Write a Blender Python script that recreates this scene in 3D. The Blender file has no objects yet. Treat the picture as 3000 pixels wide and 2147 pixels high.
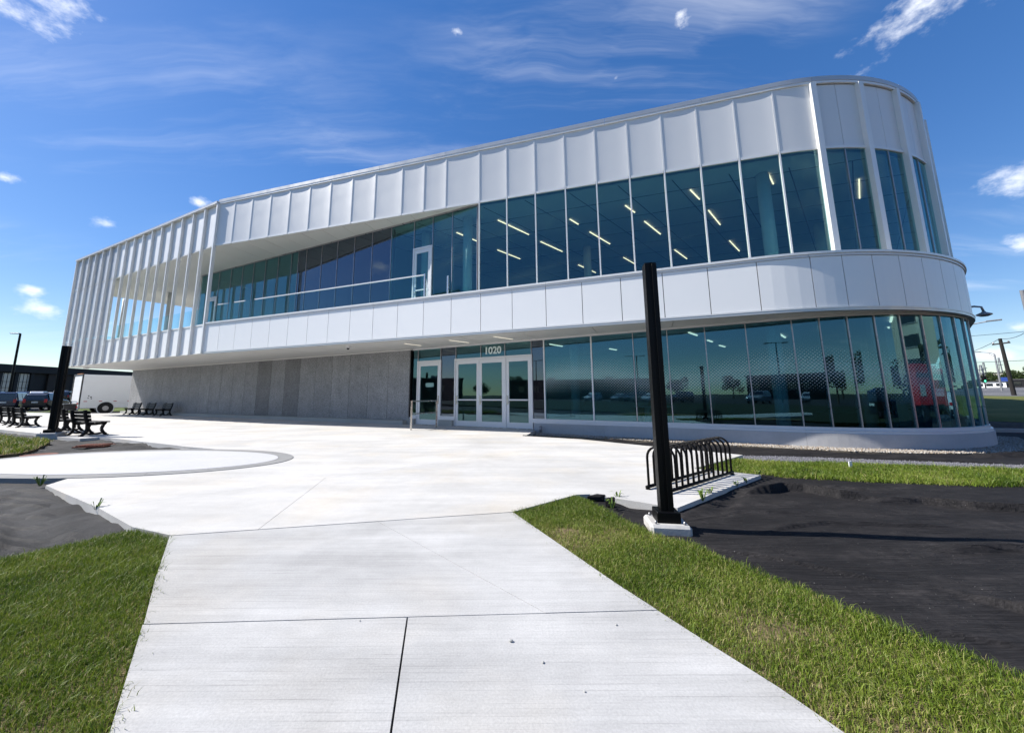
import bpy, bmesh, math, random
import numpy as np
from mathutils import Vector, Matrix
random.seed(7); RNG = np.random.default_rng(7)
S = bpy.context.scene
COL = S.collection
R = math.radians

# ------------------------------------------------------------------ camera
EYE = 1.2
cam = bpy.data.cameras.new('camera'); camo = bpy.data.objects.new('camera', cam); COL.objects.link(camo)
S.camera = camo
cam.sensor_fit = 'HORIZONTAL'; cam.sensor_width = 36.0; cam.lens = 13.2785
cam.shift_x = 0.01433; cam.shift_y = -0.02936
cam.clip_start = 0.05; cam.clip_end = 4000
_p, _r = R(8.8357), R(-0.2643)
_f = Vector((0, math.cos(_p), math.sin(_p))); _u = Vector((0, -math.sin(_p), math.cos(_p))); _x = Vector((1, 0, 0))
_x2 = _x * math.cos(_r) + _u * math.sin(_r); _u2 = -_x * math.sin(_r) + _u * math.cos(_r)
camo.matrix_world = Matrix(((_x2.x, _u2.x, -_f.x, 0), (_x2.y, _u2.y, -_f.y, 0), (_x2.z, _u2.z, -_f.z, EYE), (0, 0, 0, 1)))

# ------------------------------------------------------------------ sky, sun, exposure
SUN_AZ, SUN_EL = -83.0, 42.0
W = bpy.data.worlds.new('World'); S.world = W; W.use_nodes = True
nt = W.node_tree; nt.nodes.clear()
W.cycles.sampling_method = 'MANUAL'; W.cycles.sample_map_resolution = 512
class NB:
    """tiny node builder"""
    def __init__(s, tree): s.t = tree; s.n = tree.nodes; s.l = tree.links
    def node(s, kind, **kw):
        n = s.n.new(kind)
        for k, v in kw.items(): setattr(n, k, v)
        return n
    def put(s, sock, v):
        if hasattr(v, 'is_output') or isinstance(v, bpy.types.NodeSocket): s.l.new(v, sock)
        else: sock.default_value = v
    def math(s, op, a, b=None, c=None, clamp=False):
        n = s.node('ShaderNodeMath', operation=op, use_clamp=clamp); s.put(n.inputs[0], a)
        if b is not None: s.put(n.inputs[1], b)
        if c is not None: s.put(n.inputs[2], c)
        return n.outputs[0]
    def vmath(s, op, a, b=None, scale=None):
        n = s.node('ShaderNodeVectorMath', operation=op); s.put(n.inputs[0], a)
        if b is not None: s.put(n.inputs[1], b)
        if scale is not None: s.put(n.inputs['Scale'], scale)
        return n.outputs['Value'] if op in ('DOT_PRODUCT', 'LENGTH', 'DISTANCE') else n.outputs[0]
    def noise(s, vec, scale, detail=4, rough=.55, dist=0.0):
        n = s.node('ShaderNodeTexNoise'); s.put(n.inputs['Vector'], vec)
        n.inputs['Scale'].default_value = scale; n.inputs['Detail'].default_value = detail
        n.inputs['Roughness'].default_value = rough; n.inputs['Distortion'].default_value = dist
        return n.outputs['Fac']
    def maprange(s, v, a, b, c=0.0, d=1.0, smooth=False):
        n = s.node('ShaderNodeMapRange'); n.interpolation_type = 'SMOOTHSTEP' if smooth else 'LINEAR'
        s.put(n.inputs[0], v)
        for i, q in enumerate((a, b, c, d)): s.put(n.inputs[i + 1], q)
        return n.outputs[0]
    def mix(s, fac, a, b):
        n = s.node('ShaderNodeMix', data_type='RGBA'); s.put(n.inputs[0], fac); s.put(n.inputs[6], a); s.put(n.inputs[7], b)
        return n.outputs[2]
    def mapping(s, vec, loc=(0, 0, 0), rot=(0, 0, 0), scale=(1, 1, 1)):
        n = s.node('ShaderNodeMapping'); s.put(n.inputs[0], vec)
        n.inputs[1].default_value = loc; n.inputs[2].default_value = rot; n.inputs[3].default_value = scale
        return n.outputs[0]
    def sep(s, vec):
        n = s.node('ShaderNodeSeparateXYZ'); s.put(n.inputs[0], vec); return n.outputs
    def comb(s, x, y, z):
        n = s.node('ShaderNodeCombineXYZ'); s.put(n.inputs[0], x); s.put(n.inputs[1], y); s.put(n.inputs[2], z); return n.outputs[0]
w = NB(nt)
sky = w.node('ShaderNodeTexSky', sky_type='NISHITA'); sky.sun_disc = False
sky.sun_elevation = R(SUN_EL); sky.sun_rotation = R(SUN_AZ)
sky.altitude = 0.0; sky.air_density = 1.0; sky.dust_density = 0.15; sky.ozone_density = 3.0
tc = w.node('ShaderNodeTexCoord').outputs['Generated']
dirv = w.vmath('NORMALIZE', tc)
dx, dy, dz = w.sep(dirv)
den = w.math('MAXIMUM', w.math('ADD', dz, 0.12), 0.05)
plane = w.comb(w.math('DIVIDE', dx, den), w.math('DIVIDE', dy, den), 0.0)
# cirrus: long thin streaks over the whole sky
st = w.mapping(plane, loc=(.35, .2, 0), rot=(0, 0, R(-38)), scale=(.42, 2.4, 1))
warp = w.vmath('ADD', st, w.vmath('SCALE', w.comb(w.noise(plane, 1.7, 3), w.noise(w.mapping(plane, loc=(5, 3, 0)), 1.7, 3), 0.0), scale=.35))
ci = w.noise(warp, 2.1, 6, .64)
big = w.noise(w.mapping(plane, loc=(1.3, 0.4, 0)), .62, 2, .5)
cirrus = w.math('MULTIPLY', w.maprange(ci, .44, .84, 0, 1, True), w.maprange(big, .42, .66, 0, 1, True))
cirrus = w.math('MULTIPLY', cirrus, .40)
# small fair-weather puffs, scattered all round
puffs = [((-.675, .475, .58), .09), ((-.079, .671, .737), .026), ((.35, .613, .708), .03), ((.662, .487, .59), .10),
         ((.79, .53, .318), .07), ((-.596, .706, .383), .022), ((-.773, .609, .178), .03), ((-.767, .625, .147), .04),
         ((.81, .545, .222), .035), ((-.706, .639, .306), .03), ((.25, .70, .655), .02), ((-.767, .544, .339), .02), ((-.72, .66, .125), .04),
         ((.79, .60, .06), .03), ((.80, .57, .10), .025), ((-.70, .71, .10), .03),
         ((-.6, -.55, .5), .08), ((.2, -.8, .5), .09), ((.7, -.5, .45), .08), ((-.85, -.3, .3), .07), ((-.3, -.9, .25), .08), ((.5, -.8, .2), .07),
         ((.95, -.1, .3), .07), ((-.95, .1, .35), .06), ((.9, .2, .55), .06), ((-.2, -.5, .8), .07)]
lump = w.math('SUBTRACT', w.noise(w.mapping(dirv, scale=(1, 1, 1.7)), 15, 6, .62), .5)
lump2 = w.math('SUBTRACT', w.noise(w.mapping(dirv, loc=(3, 1, 2)), 7.0, 2, .5), .5)
acc = None
for c, r_ in puffs:
    c = Vector(c).normalized()
    df = w.vmath('SUBTRACT', dirv, tuple(c)); df = w.vmath('MULTIPLY', df, (1, 1, 1.9))
    ln = w.math('DIVIDE', w.vmath('LENGTH', df), r_)
    v = w.math('SUBTRACT', 1.0, ln)
    acc = v if acc is None else w.math('MAXIMUM', acc, v)
pv = w.math('ADD', w.math('ADD', w.math('MAXIMUM', acc, -1.5), w.math('MULTIPLY', lump, 3.0)), w.math('MULTIPLY', lump2, 1.6))
pf = w.math('MULTIPLY', w.maprange(pv, .22, 1.45, 0, 1, True), .95)
cl = w.math('MAXIMUM', cirrus, pf)
skyc = w.node('ShaderNodeHueSaturation'); skyc.inputs['Saturation'].default_value = 1.55; skyc.inputs['Value'].default_value = 1.36; skyc.inputs['Hue'].default_value = .514
gm_ = w.node('ShaderNodeGamma'); gm_.inputs[1].default_value = .70; nt.links.new(sky.outputs[0], gm_.inputs[0]); nt.links.new(gm_.outputs[0], skyc.inputs['Color'])
mixc = w.mix(cl, skyc.outputs[0], (7.2, 7.4, 7.8, 1))
bg = w.node('ShaderNodeBackground'); nt.links.new(mixc, bg.inputs[0]); bg.inputs[1].default_value = 0.105
out = w.node('ShaderNodeOutputWorld'); nt.links.new(bg.outputs[0], out.inputs[0])

sun = bpy.data.lights.new('sun', 'SUN'); suno = bpy.data.objects.new('sun', sun); COL.objects.link(suno)
sun.energy = 5.0; sun.angle = R(0.55); sun.color = (1.0, .955, .89)
_sd = Vector((math.sin(R(SUN_AZ)) * math.cos(R(SUN_EL)), math.cos(R(SUN_AZ)) * math.cos(R(SUN_EL)), math.sin(R(SUN_EL))))
suno.rotation_euler = _sd.to_track_quat('Z', 'Y').to_euler(); suno.location = (-20, 0, 30)
S.view_settings.view_transform = 'Standard'; S.view_settings.look = 'None'
S.view_settings.exposure = 0.80; S.view_settings.gamma = 1.0; S.view_settings.use_curve_mapping = False
S.render.engine = 'CYCLES'
try:
    S.cycles.use_denoising = True; S.cycles.denoiser = 'OPENIMAGEDENOISE'
except Exception: pass
S.cycles.max_bounces = 8; S.cycles.transparent_max_bounces = 16; S.cycles.sample_clamp_indirect = 8

# ------------------------------------------------------------------ materials
MATS = {}
def newmat(name):
    m = bpy.data.materials.new(name); m.use_nodes = True; m.node_tree.nodes.clear(); MATS[name] = m
    return m, NB(m.node_tree)
def finish(b, shader):
    o = b.node('ShaderNodeOutputMaterial'); b.l.new(shader, o.inputs[0])
def principled(b, color, rough=.5, metal=0.0, spec=.5, bump=None, bstr=.3, bdist=.01, coat=0.0):
    p = b.node('ShaderNodeBsdfPrincipled'); b.put(p.inputs['Base Color'], color); b.put(p.inputs['Roughness'], rough)
    b.put(p.inputs['Metallic'], metal); p.inputs['Specular IOR Level'].default_value = spec
    if coat: p.inputs['Coat Weight'].default_value = coat; p.inputs['Coat Roughness'].default_value = .05
    if bump is not None:
        bn = b.node('ShaderNodeBump'); bn.inputs['Strength'].default_value = bstr; bn.inputs['Distance'].default_value = bdist
        b.l.new(bump, bn.inputs['Height']); b.l.new(bn.outputs[0], p.inputs['Normal'])
    return p.outputs[0]
def c4(c): return (c[0], c[1], c[2], 1)
def simple(name, col, rough=.5, metal=0., var=.06, nscale=6., spec=.5, bstr=0.0, bscale=120., coat=0.):
    """plain painted / cast material with slight mottling and per-object variation"""
    m, b = newmat(name)
    co = b.node('ShaderNodeTexCoord').outputs['Object']
    oi = b.node('ShaderNodeObjectInfo').outputs['Random']
    n = b.noise(co, nscale, 5, .6)
    f = b.math('ADD', b.math('MULTIPLY', b.math('SUBTRACT', n, .5), 2 * var), b.math('MULTIPLY', b.math('SUBTRACT', oi, .5), var))
    v = b.math('ADD', f, 1.0)
    col = b.vmath('SCALE', col, scale=v)
    bump = b.noise(co, bscale, 3) if bstr else None
    finish(b, principled(b, col, b.maprange(n, .3, .7, max(rough - .05, 0), min(rough + .06, 1)), metal, spec, bump, bstr, .003, coat)); return m
def M(n): return MATS[n]

simple('panel', (.80, .797, .79), .38, .1, .018, 1.2)
simple('fascia', (.70, .698, .69), .36, .12, .02, 1.2)  # same cladding as panel, darkened: the upper fascia's shading is in the colour
simple('fin', (.76, .75, .725), .35, .25, .02, 2)
simple('cap', (.50, .50, .495), .35, .5, .03, 2)
simple('frame_white', (.68, .675, .685), .35, .1, .02, 3)
simple('mullion', (.40, .38, .40), .3, .6, .03, 3)
simple('soffit', (.70, .69, .655), .42, .1, .02, 1.5)
simple('interior_wall', (.55, .57, .57), .8, 0, .03)
simple('interior_floor', (.12, .12, .13), .5, 0, .05)
simple('column_white', (.62, .63, .62), .6, 0, .02)
simple('steel', (.55, .54, .52), .25, .9, .04)
simple('black_metal', (.002, .002, .0022), .45, .0, .15, 20, .16)
simple('black_plastic', (.006, .006, .0065), .55, 0, .2, 14, .25, .25, 60)
simple('rubber', (.012, .012, .012), .8, 0, .1)
simple('rim', (.45, .45, .46), .3, .8, .05)
simple('truck_white', (.80, .80, .79), .35, 0, .03, 2)
simple('truck_frame', (.03, .03, .032), .5, 0, .2)
simple('amber', (.7, .22, .03), .4)
simple('dark_facade', (.006, .006, .0065), .6, 0, .2, .6)
simple('tan_facade', (.16, .125, .085), .7, 0, .1, .8)
simple('brown_facade', (.035, .024, .017), .7, 0, .2, .5)
simple('pane_reflection', (.50, .47, .41), .12, 0, .3, .8)  # pale tan colour paints the reflection on the far windows
simple('beige_wall', (.50, .47, .38), .8, 0, .06, 1)
simple('roof_grey', (.12, .12, .12), .8, 0, .1, 1)
simple('wood_pole', (.012, .010, .009), .85, 0, .2, 3)
simple('galv', (.28, .28, .29), .45, .6, .05)
simple('red_paint', (.55, .018, .022), .35, 0, .05, 2, coat=.4)
simple('rust', (.16, .05, .028), .75, 0, .35, 18, .3, .5, 80)
simple('white_plain', (.75, .75, .74), .5, 0, .03)
simple('flag_blue', (.03, .08, .35), .7)
simple('plate', (.5, .52, .5), .5)
simple('bark', (.06, .045, .03), .9, 0, .3, 8)
simple('kerb', (.36, .36, .34), .8, 0, .1, 4, .3, .4, 60)
simple('footing', (.42, .41, .39), .85, 0, .30, 7, .3, .5, 50)
simple('number_film', (.62, .72, .70), .7)
simple('paper', (.75, .75, .72), .8)
for nm, c in (('car_black', (.006, .007, .009)), ('car_blue', (.012, .02, .045)), ('car_white', (.7, .7, .7)), ('car_silver', (.32, .33, .35)), ('car_grey', (.06, .065, .07))):
    simple(nm, c, .22, .1, .02, 2, coat=.6)
simple('car_glass', (.012, .016, .02), .04, 0, .02, spec=.9)
def emis(name, col, s):
    m, b = newmat(name); e = b.node('ShaderNodeEmission'); e.inputs[0].default_value = c4(col); e.inputs[1].default_value = s; finish(b, e.outputs[0])
emis('lamp_strip', (1.0, .64, .42), 2.0)
emis('lamp_low', (1.0, .70, .50), 1.5)
emis('lamp_soffit', (1.0, .93, .76), .5)
emis('signal_green', (.1, 1, .5), 2.0)
simple('tail_red', (.45, .01, .012), .3)

def glass_mat(name, tint, refl, ior, frit=False, body=None, bodyfac=0.0):
    m, b = newmat(name)
    tr = b.node('ShaderNodeBsdfTransparent'); tr.inputs[0].default_value = c4(tint)
    gl = b.node('ShaderNodeBsdfGlossy'); gl.inputs[0].default_value = c4(refl); gl.inputs['Roughness'].default_value = 0.0
    co = b.node('ShaderNodeTexCoord').outputs['Object']
    bn = b.node('ShaderNodeBump'); bn.inputs['Strength'].default_value = .035; bn.inputs['Distance'].default_value = .02
    b.l.new(b.noise(co, .9, 2), bn.inputs['Height']); b.l.new(bn.outputs[0], gl.inputs['Normal'])
    fr = b.node('ShaderNodeFresnel'); fr.inputs[0].default_value = ior
    base = tr.outputs[0]
    if body is not None:
        df = b.node('ShaderNodeBsdfDiffuse'); df.inputs[0].default_value = c4(body)
        mx = b.node('ShaderNodeMixShader'); mx.inputs[0].default_value = bodyfac; b.l.new(base, mx.inputs[1]); b.l.new(df.outputs[0], mx.inputs[2]); base = mx.outputs[0]
    mx = b.node('ShaderNodeMixShader'); bf = b.node('ShaderNodeNewGeometry').outputs['Backfacing']; b.l.new(b.math('MULTIPLY', fr.outputs[0], b.math('SUBTRACT', 1.0, bf)), mx.inputs[0]); b.l.new(base, mx.inputs[1]); b.l.new(gl.outputs[0], mx.inputs[2])
    sh = mx.outputs[0]
    if frit:
        uv = b.node('ShaderNodeUVMap').outputs[0]; u, v, _ = b.sep(uv)
        sp = .088
        row = b.math('FLOOR', b.math('DIVIDE', v, sp * .5)); odd = b.math('MODULO', row, 2.0)
        uu = b.math('ADD', b.math('DIVIDE', u, sp), b.math('MULTIPLY', odd, .5))
        fx = b.math('SUBTRACT', b.math('FRACT', uu), .5); fy = b.math('MULTIPLY', b.math('SUBTRACT', b.math('FRACT', b.math('DIVIDE', v, sp * .5)), .5), .5)
        d = b.math('SQRT', b.math('ADD', b.math('MULTIPLY', fx, fx), b.math('MULTIPLY', fy, fy)))
        wave = b.math('MULTIPLY', b.math('SINE', b.math('MULTIPLY', u, 1.1)), .16)
        dist = b.math('ABSOLUTE', b.math('SUBTRACT', v, b.math('ADD', wave, 1.72)))
        rad = b.maprange(dist, .10, .70, .27, 0.0)
        on = b.math('LESS_THAN', d, rad)
        fd = b.node('ShaderNodeBsdfDiffuse'); fd.inputs[0].default_value = (.52, .62, .62, 1)
        mx2 = b.node('ShaderNodeMixShader'); b.l.new(b.math('MULTIPLY', on, .62), mx2.inputs[0]); b.l.new(sh, mx2.inputs[1]); b.l.new(fd.outputs[0], mx2.inputs[2]); sh = mx2.outputs[0]
    finish(b, sh)
glass_mat('glass', (.60, .77, .77), (.48, .90, 1.0), 2.0)
glass_mat('glass_frit', (.44, .66, .72), (.40, .84, 1.0), 2.2, frit=True)
glass_mat('glass_dark', (.05, .055, .06), (.62, .80, 1.0), 2.1, body=(.02, .018, .02), bodyfac=.8)
glass_mat('glass_rail', (.80, .925, .93), (.9, 1, 1), 1.35)
glass_mat('glass_far', (.10, .10, .10), (1, .92, .78), 2.6)

# perforated metal of the end bays
m, b = newmat('perforated')
uv = b.node('ShaderNodeUVMap').outputs[0]; u, v, _ = b.sep(uv)
sp = .03
fx = b.math('SUBTRACT', b.math('FRACT', b.math('DIVIDE', u, sp)), .5); fy = b.math('SUBTRACT', b.math('FRACT', b.math('DIVIDE', v, sp)), .5)
d = b.math('SQRT', b.math('ADD', b.math('MULTIPLY', fx, fx), b.math('MULTIPLY', fy, fy)))
hole = b.math('LESS_THAN', d, .27)
ps = principled(b, (.62, .63, .655, 1), .4, .2)
tr = b.node('ShaderNodeBsdfTransparent'); mx = b.node('ShaderNodeMixShader'); b.l.new(hole, mx.inputs[0]); b.l.new(ps, mx.inputs[1]); b.l.new(tr.outputs[0], mx.inputs[2]); finish(b, mx.outputs[0])

# granite cladding
m, b = newmat('stone')
co = b.node('ShaderNodeTexCoord').outputs['Object']; oi = b.node('ShaderNodeObjectInfo').outputs['Random']
off = b.vmath('ADD', co, b.comb(b.math('MULTIPLY', oi, 37.), b.math('MULTIPLY', oi, 11.), b.math('MULTIPLY', oi, 23.)))
sp1 = b.noise(off, 46, 3, .7); cl1 = b.noise(off, 1.6, 5, .6); vein = b.noise(b.mapping(off, rot=(0, R(35), 0), scale=(3.2, 3.2, .55)), 2.2, 4, .6, .4)
vv = b.maprange(b.math('ABSOLUTE', b.math('SUBTRACT', vein, .5)), 0, .03, .84, 1.0)
k = b.math('MULTIPLY', b.math('MULTIPLY', b.maprange(sp1, .38, .62, .45, 1.6), b.maprange(cl1, .3, .7, .88, 1.12)), vv)
at = b.node('ShaderNodeAttribute', attribute_type='OBJECT', attribute_name='tone').outputs['Fac']
finish(b, principled(b, b.vmath('SCALE', (.245, .247, .252), scale=b.math('MULTIPLY', k, at)), .75, 0, .3, sp1, .35, .004))

def concrete(name, col, broom=0.0, stain=.10, rot=0.0, warm=.05):
    m, b = newmat(name)
    g = b.node('ShaderNodeNewGeometry').outputs['Position']
    n1 = b.noise(g, .55, 6, .62, .3); n2 = b.noise(b.mapping(g, rot=(0, 0, rot), scale=(.35, 2.2, 1)), 1.1, 6, .65); n3 = b.noise(g, 90, 3, .7); n4 = b.noise(g, 8, 5, .65)
    k = b.math('MULTIPLY', b.maprange(n1, .3, .7, 1 - stain, 1 + stain * .6), b.maprange(n2, .3, .7, 1 - stain * .8, 1 + stain * .5))
    k = b.math('MULTIPLY', k, b.maprange(b.node('ShaderNodeObjectInfo').outputs['Random'], 0, 1, .96, 1.03)); k = b.math('MULTIPLY', k, b.maprange(n3, .3, .7, .88, 1.09)); k = b.math('MULTIPLY', k, b.maprange(n4, .3, .75, 1.03, .95))
    # sparse pock marks and dark specks
    vo = b.node('ShaderNodeTexVoronoi'); b.put(vo.inputs['Vector'], g); vo.inputs['Scale'].default_value = 2.1
    pk = b.math('MULTIPLY', b.math('LESS_THAN', vo.outputs['Distance'], b.maprange(b.noise(g, 30, 2), .3, .7, .0, .045)), b.math('GREATER_THAN', n1, .47))
    k = b.math('MULTIPLY', k, b.maprange(pk, 0, 1, 1, .5))
    tint = b.mix(b.maprange(b.noise(b.mapping(g, loc=(9, 4, 0)), .8, 4, .6), .48, .72), c4(col), c4((col[0] * (1 + warm), col[1], col[2] * (1 - 1.6 * warm))))
    if broom:
        ln = b.noise(b.mapping(g, rot=(0, 0, rot), scale=(.5, 46, 1)), 2.6, 3, .65)
        ln2 = b.noise(b.mapping(g, rot=(0, 0, rot), scale=(.25, 9, 1)), 2.0, 4, .7)
        k = b.math('MULTIPLY', k, b.maprange(ln, .56, .72, 1, .72)); k = b.math('MULTIPLY', k, b.maprange(ln2, .35, .7, 1.04, .92))
        bump = b.math('ADD', b.math('MULTIPLY', ln, 1.2), b.math('MULTIPLY', n3, .9))
    else: bump = n3
    finish(b, principled(b, b.vmath('SCALE', tint, scale=k), .8, 0, .25, bump, .30 if broom else .12, .006))
concrete('concrete_plaza', (.50, .49, .468), 0, .16, R(12), .05)
concrete('concrete_walk', (.44, .436, .425), 1.0, .22, R(8), .03)
concrete('concrete_disc', (.47, .47, .475), 0, .05, R(70), .02)
concrete('concrete_ring', (.25, .25, .245), 0, .10, 0, .02)
concrete('stucco_base', (.44, .44, .45), 0, .10, R(90), .03)

m, b = newmat('fabric')
g = b.node('ShaderNodeNewGeometry').outputs['Position']
wv = b.noise(b.mapping(g, rot=(0, 0, R(14)), scale=(1.1, 34, 20)), 3.0, 5, .75); dust = b.noise(b.mapping(g, rot=(0, 0, R(14)), scale=(.6, 2.2, 1)), 1.3, 6, .7); dust2 = b.noise(g, 9, 5, .7); sc = b.noise(g, 260, 2)
dm = b.math('MULTIPLY', b.maprange(dust, .42, .78), b.maprange(dust2, .35, .7))
col = b.mix(dm, (.0135, .013, .0137, 1), (.046, .042, .041, 1))
col = b.vmath('SCALE', col, scale=b.maprange(wv, .3, .7, .45, 1.8))
spk = b.math('GREATER_THAN', b.noise(g, 70, 1), .80); col = b.mix(spk, col, (.3, .29, .27, 1))
cr_ = b.math('ABSOLUTE', b.math('SUBTRACT', b.noise(b.mapping(g, rot=(0, 0, R(20)), scale=(.55, 2.6, 1)), 2.4, 4, .6, .5), .5)); crl = b.maprange(cr_, 0, .022, 1.0, 0.0, True)
cr2 = b.math('ABSOLUTE', b.math('SUBTRACT', b.noise(b.mapping(g, loc=(7, 2, 0), rot=(0, 0, R(-30)), scale=(.7, 2.0, 1)), 1.6, 4, .6, .4), .5)); crl2 = b.maprange(cr2, 0, .014, 1.0, 0.0, True)
hh = b.math('ADD', b.math('ADD', b.math('MULTIPLY', wv, .5), b.math('MULTIPLY', sc, .3)), b.math('ADD', b.math('MULTIPLY', crl, 1.6), b.math('MULTIPLY', crl2, 1.6)))
finish(b, principled(b, col, .75, 0, .08, hh, .26, .010))
m, b = newmat('fabric_dusty')
g = b.node('ShaderNodeNewGeometry').outputs['Position']
wv = b.noise(b.mapping(g, rot=(0, 0, R(35)), scale=(3, 60, 30)), 3.0, 3, .7); dust = b.noise(g, 1.6, 6, .7); sc = b.noise(g, 120, 3)
col = b.mix(b.maprange(dust, .35, .7), (.009, .009, .010, 1), (.048, .046, .046, 1)); col = b.vmath('SCALE', col, scale=b.maprange(sc, .3, .7, .75, 1.25))
finish(b, principled(b, col, .7, 0, .25, b.math('ADD', wv, b.math('MULTIPLY', sc, 1.2)), .9, .014))

def ground_mat(name, c1, c2, s1=1.2, s2=40, rough=.95):
    m, b = newmat(name)
    g = b.node('ShaderNodeNewGeometry').outputs['Position']
    n1 = b.noise(g, s1, 6, .65); n2 = b.noise(g, s2, 4, .7)
    col = b.mix(b.maprange(n1, .35, .65), c4(c1), c4(c2)); col = b.vmath('SCALE', col, scale=b.maprange(n2, .3, .7, .7, 1.3))
    finish(b, principled(b, col, rough, 0, .2, n2, .5, .02))
ground_mat('soil', (.075, .055, .028), (.20, .155, .085), 6, 70)
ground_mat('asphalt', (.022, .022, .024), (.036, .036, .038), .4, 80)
ground_mat('asphalt_road', (.10, .10, .105), (.135, .135, .14), .3, 60)
ground_mat('rough_grass', (.045, .075, .012), (.11, .135, .022), .6, 14)
ground_mat('bank_grass', (.06, .085, .014), (.15, .14, .04), .35, 9)
ground_mat('lawn_dark', (.010, .017, .005), (.02, .028, .009), .6, 14)
ground_mat('terrain', (.02, .024, .014), (.035, .038, .02), .05, 3)
ground_mat('gravel_bed', (.10, .085, .065), (.2, .17, .13), 4, 90)
ground_mat('gravel_dust', (.10, .10, .11), (.15, .15, .16), 3, 120)
ground_mat('line_white', (.55, .55, .53), (.65, .65, .62), 2, 30)
ground_mat('hill_green', (.02, .035, .012), (.035, .05, .018), .05, 1)

def tinted(name, a, bcol, rough=.6, trans=0.0, spec=.3):
    """per-face attribute 'tint' (0..1) chooses the piece's own colour"""
    m, b = newmat(name)
    at = b.node('ShaderNodeAttribute', attribute_name='tint').outputs['Fac']
    rp = b.node('ShaderNodeValToRGB'); b.l.new(at, rp.inputs[0])
    cr = rp.color_ramp; cols = [a, bcol] if isinstance(a[0], float) else a
    cr.elements[0].color = c4(cols[0]); cr.elements[0].position = 0; cr.elements[1].color = c4(cols[-1]); cr.elements[1].position = 1
    for i, cc in enumerate(cols[1:-1]):
        e = cr.elements.new((i + 1) / (len(cols) - 1)); e.color = c4(cc)
    sh = principled(b, rp.outputs[0], rough, 0, spec)
    if trans:
        t = b.node('ShaderNodeBsdfTranslucent'); b.l.new(rp.outputs[0], t.inputs[0])
        mx = b.node('ShaderNodeMixShader'); mx.inputs[0].default_value = trans; b.l.new(sh, mx.inputs[1]); b.l.new(t.outputs[0], mx.inputs[2]); sh = mx.outputs[0]
    finish(b, sh)
tinted('grass_blade', [(.044, .082, .008), (.09, .15, .013), (.155, .215, .021), (.215, .265, .042), (.37, .31, .14)], None, .5, .3)
tinted('leaf', [(.018, .034, .008), (.035, .06, .012), (.06, .085, .02)], None, .6, .25)
tinted('pebble', [(.16, .11, .075), (.28, .23, .17), (.36, .33, .29), (.22, .20, .18), (.5, .47, .42)], None, .8)
tinted('chip', [(.07, .07, .08), (.13, .13, .145), (.2, .2, .22), (.10, .10, .11)], None, .8)

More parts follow.
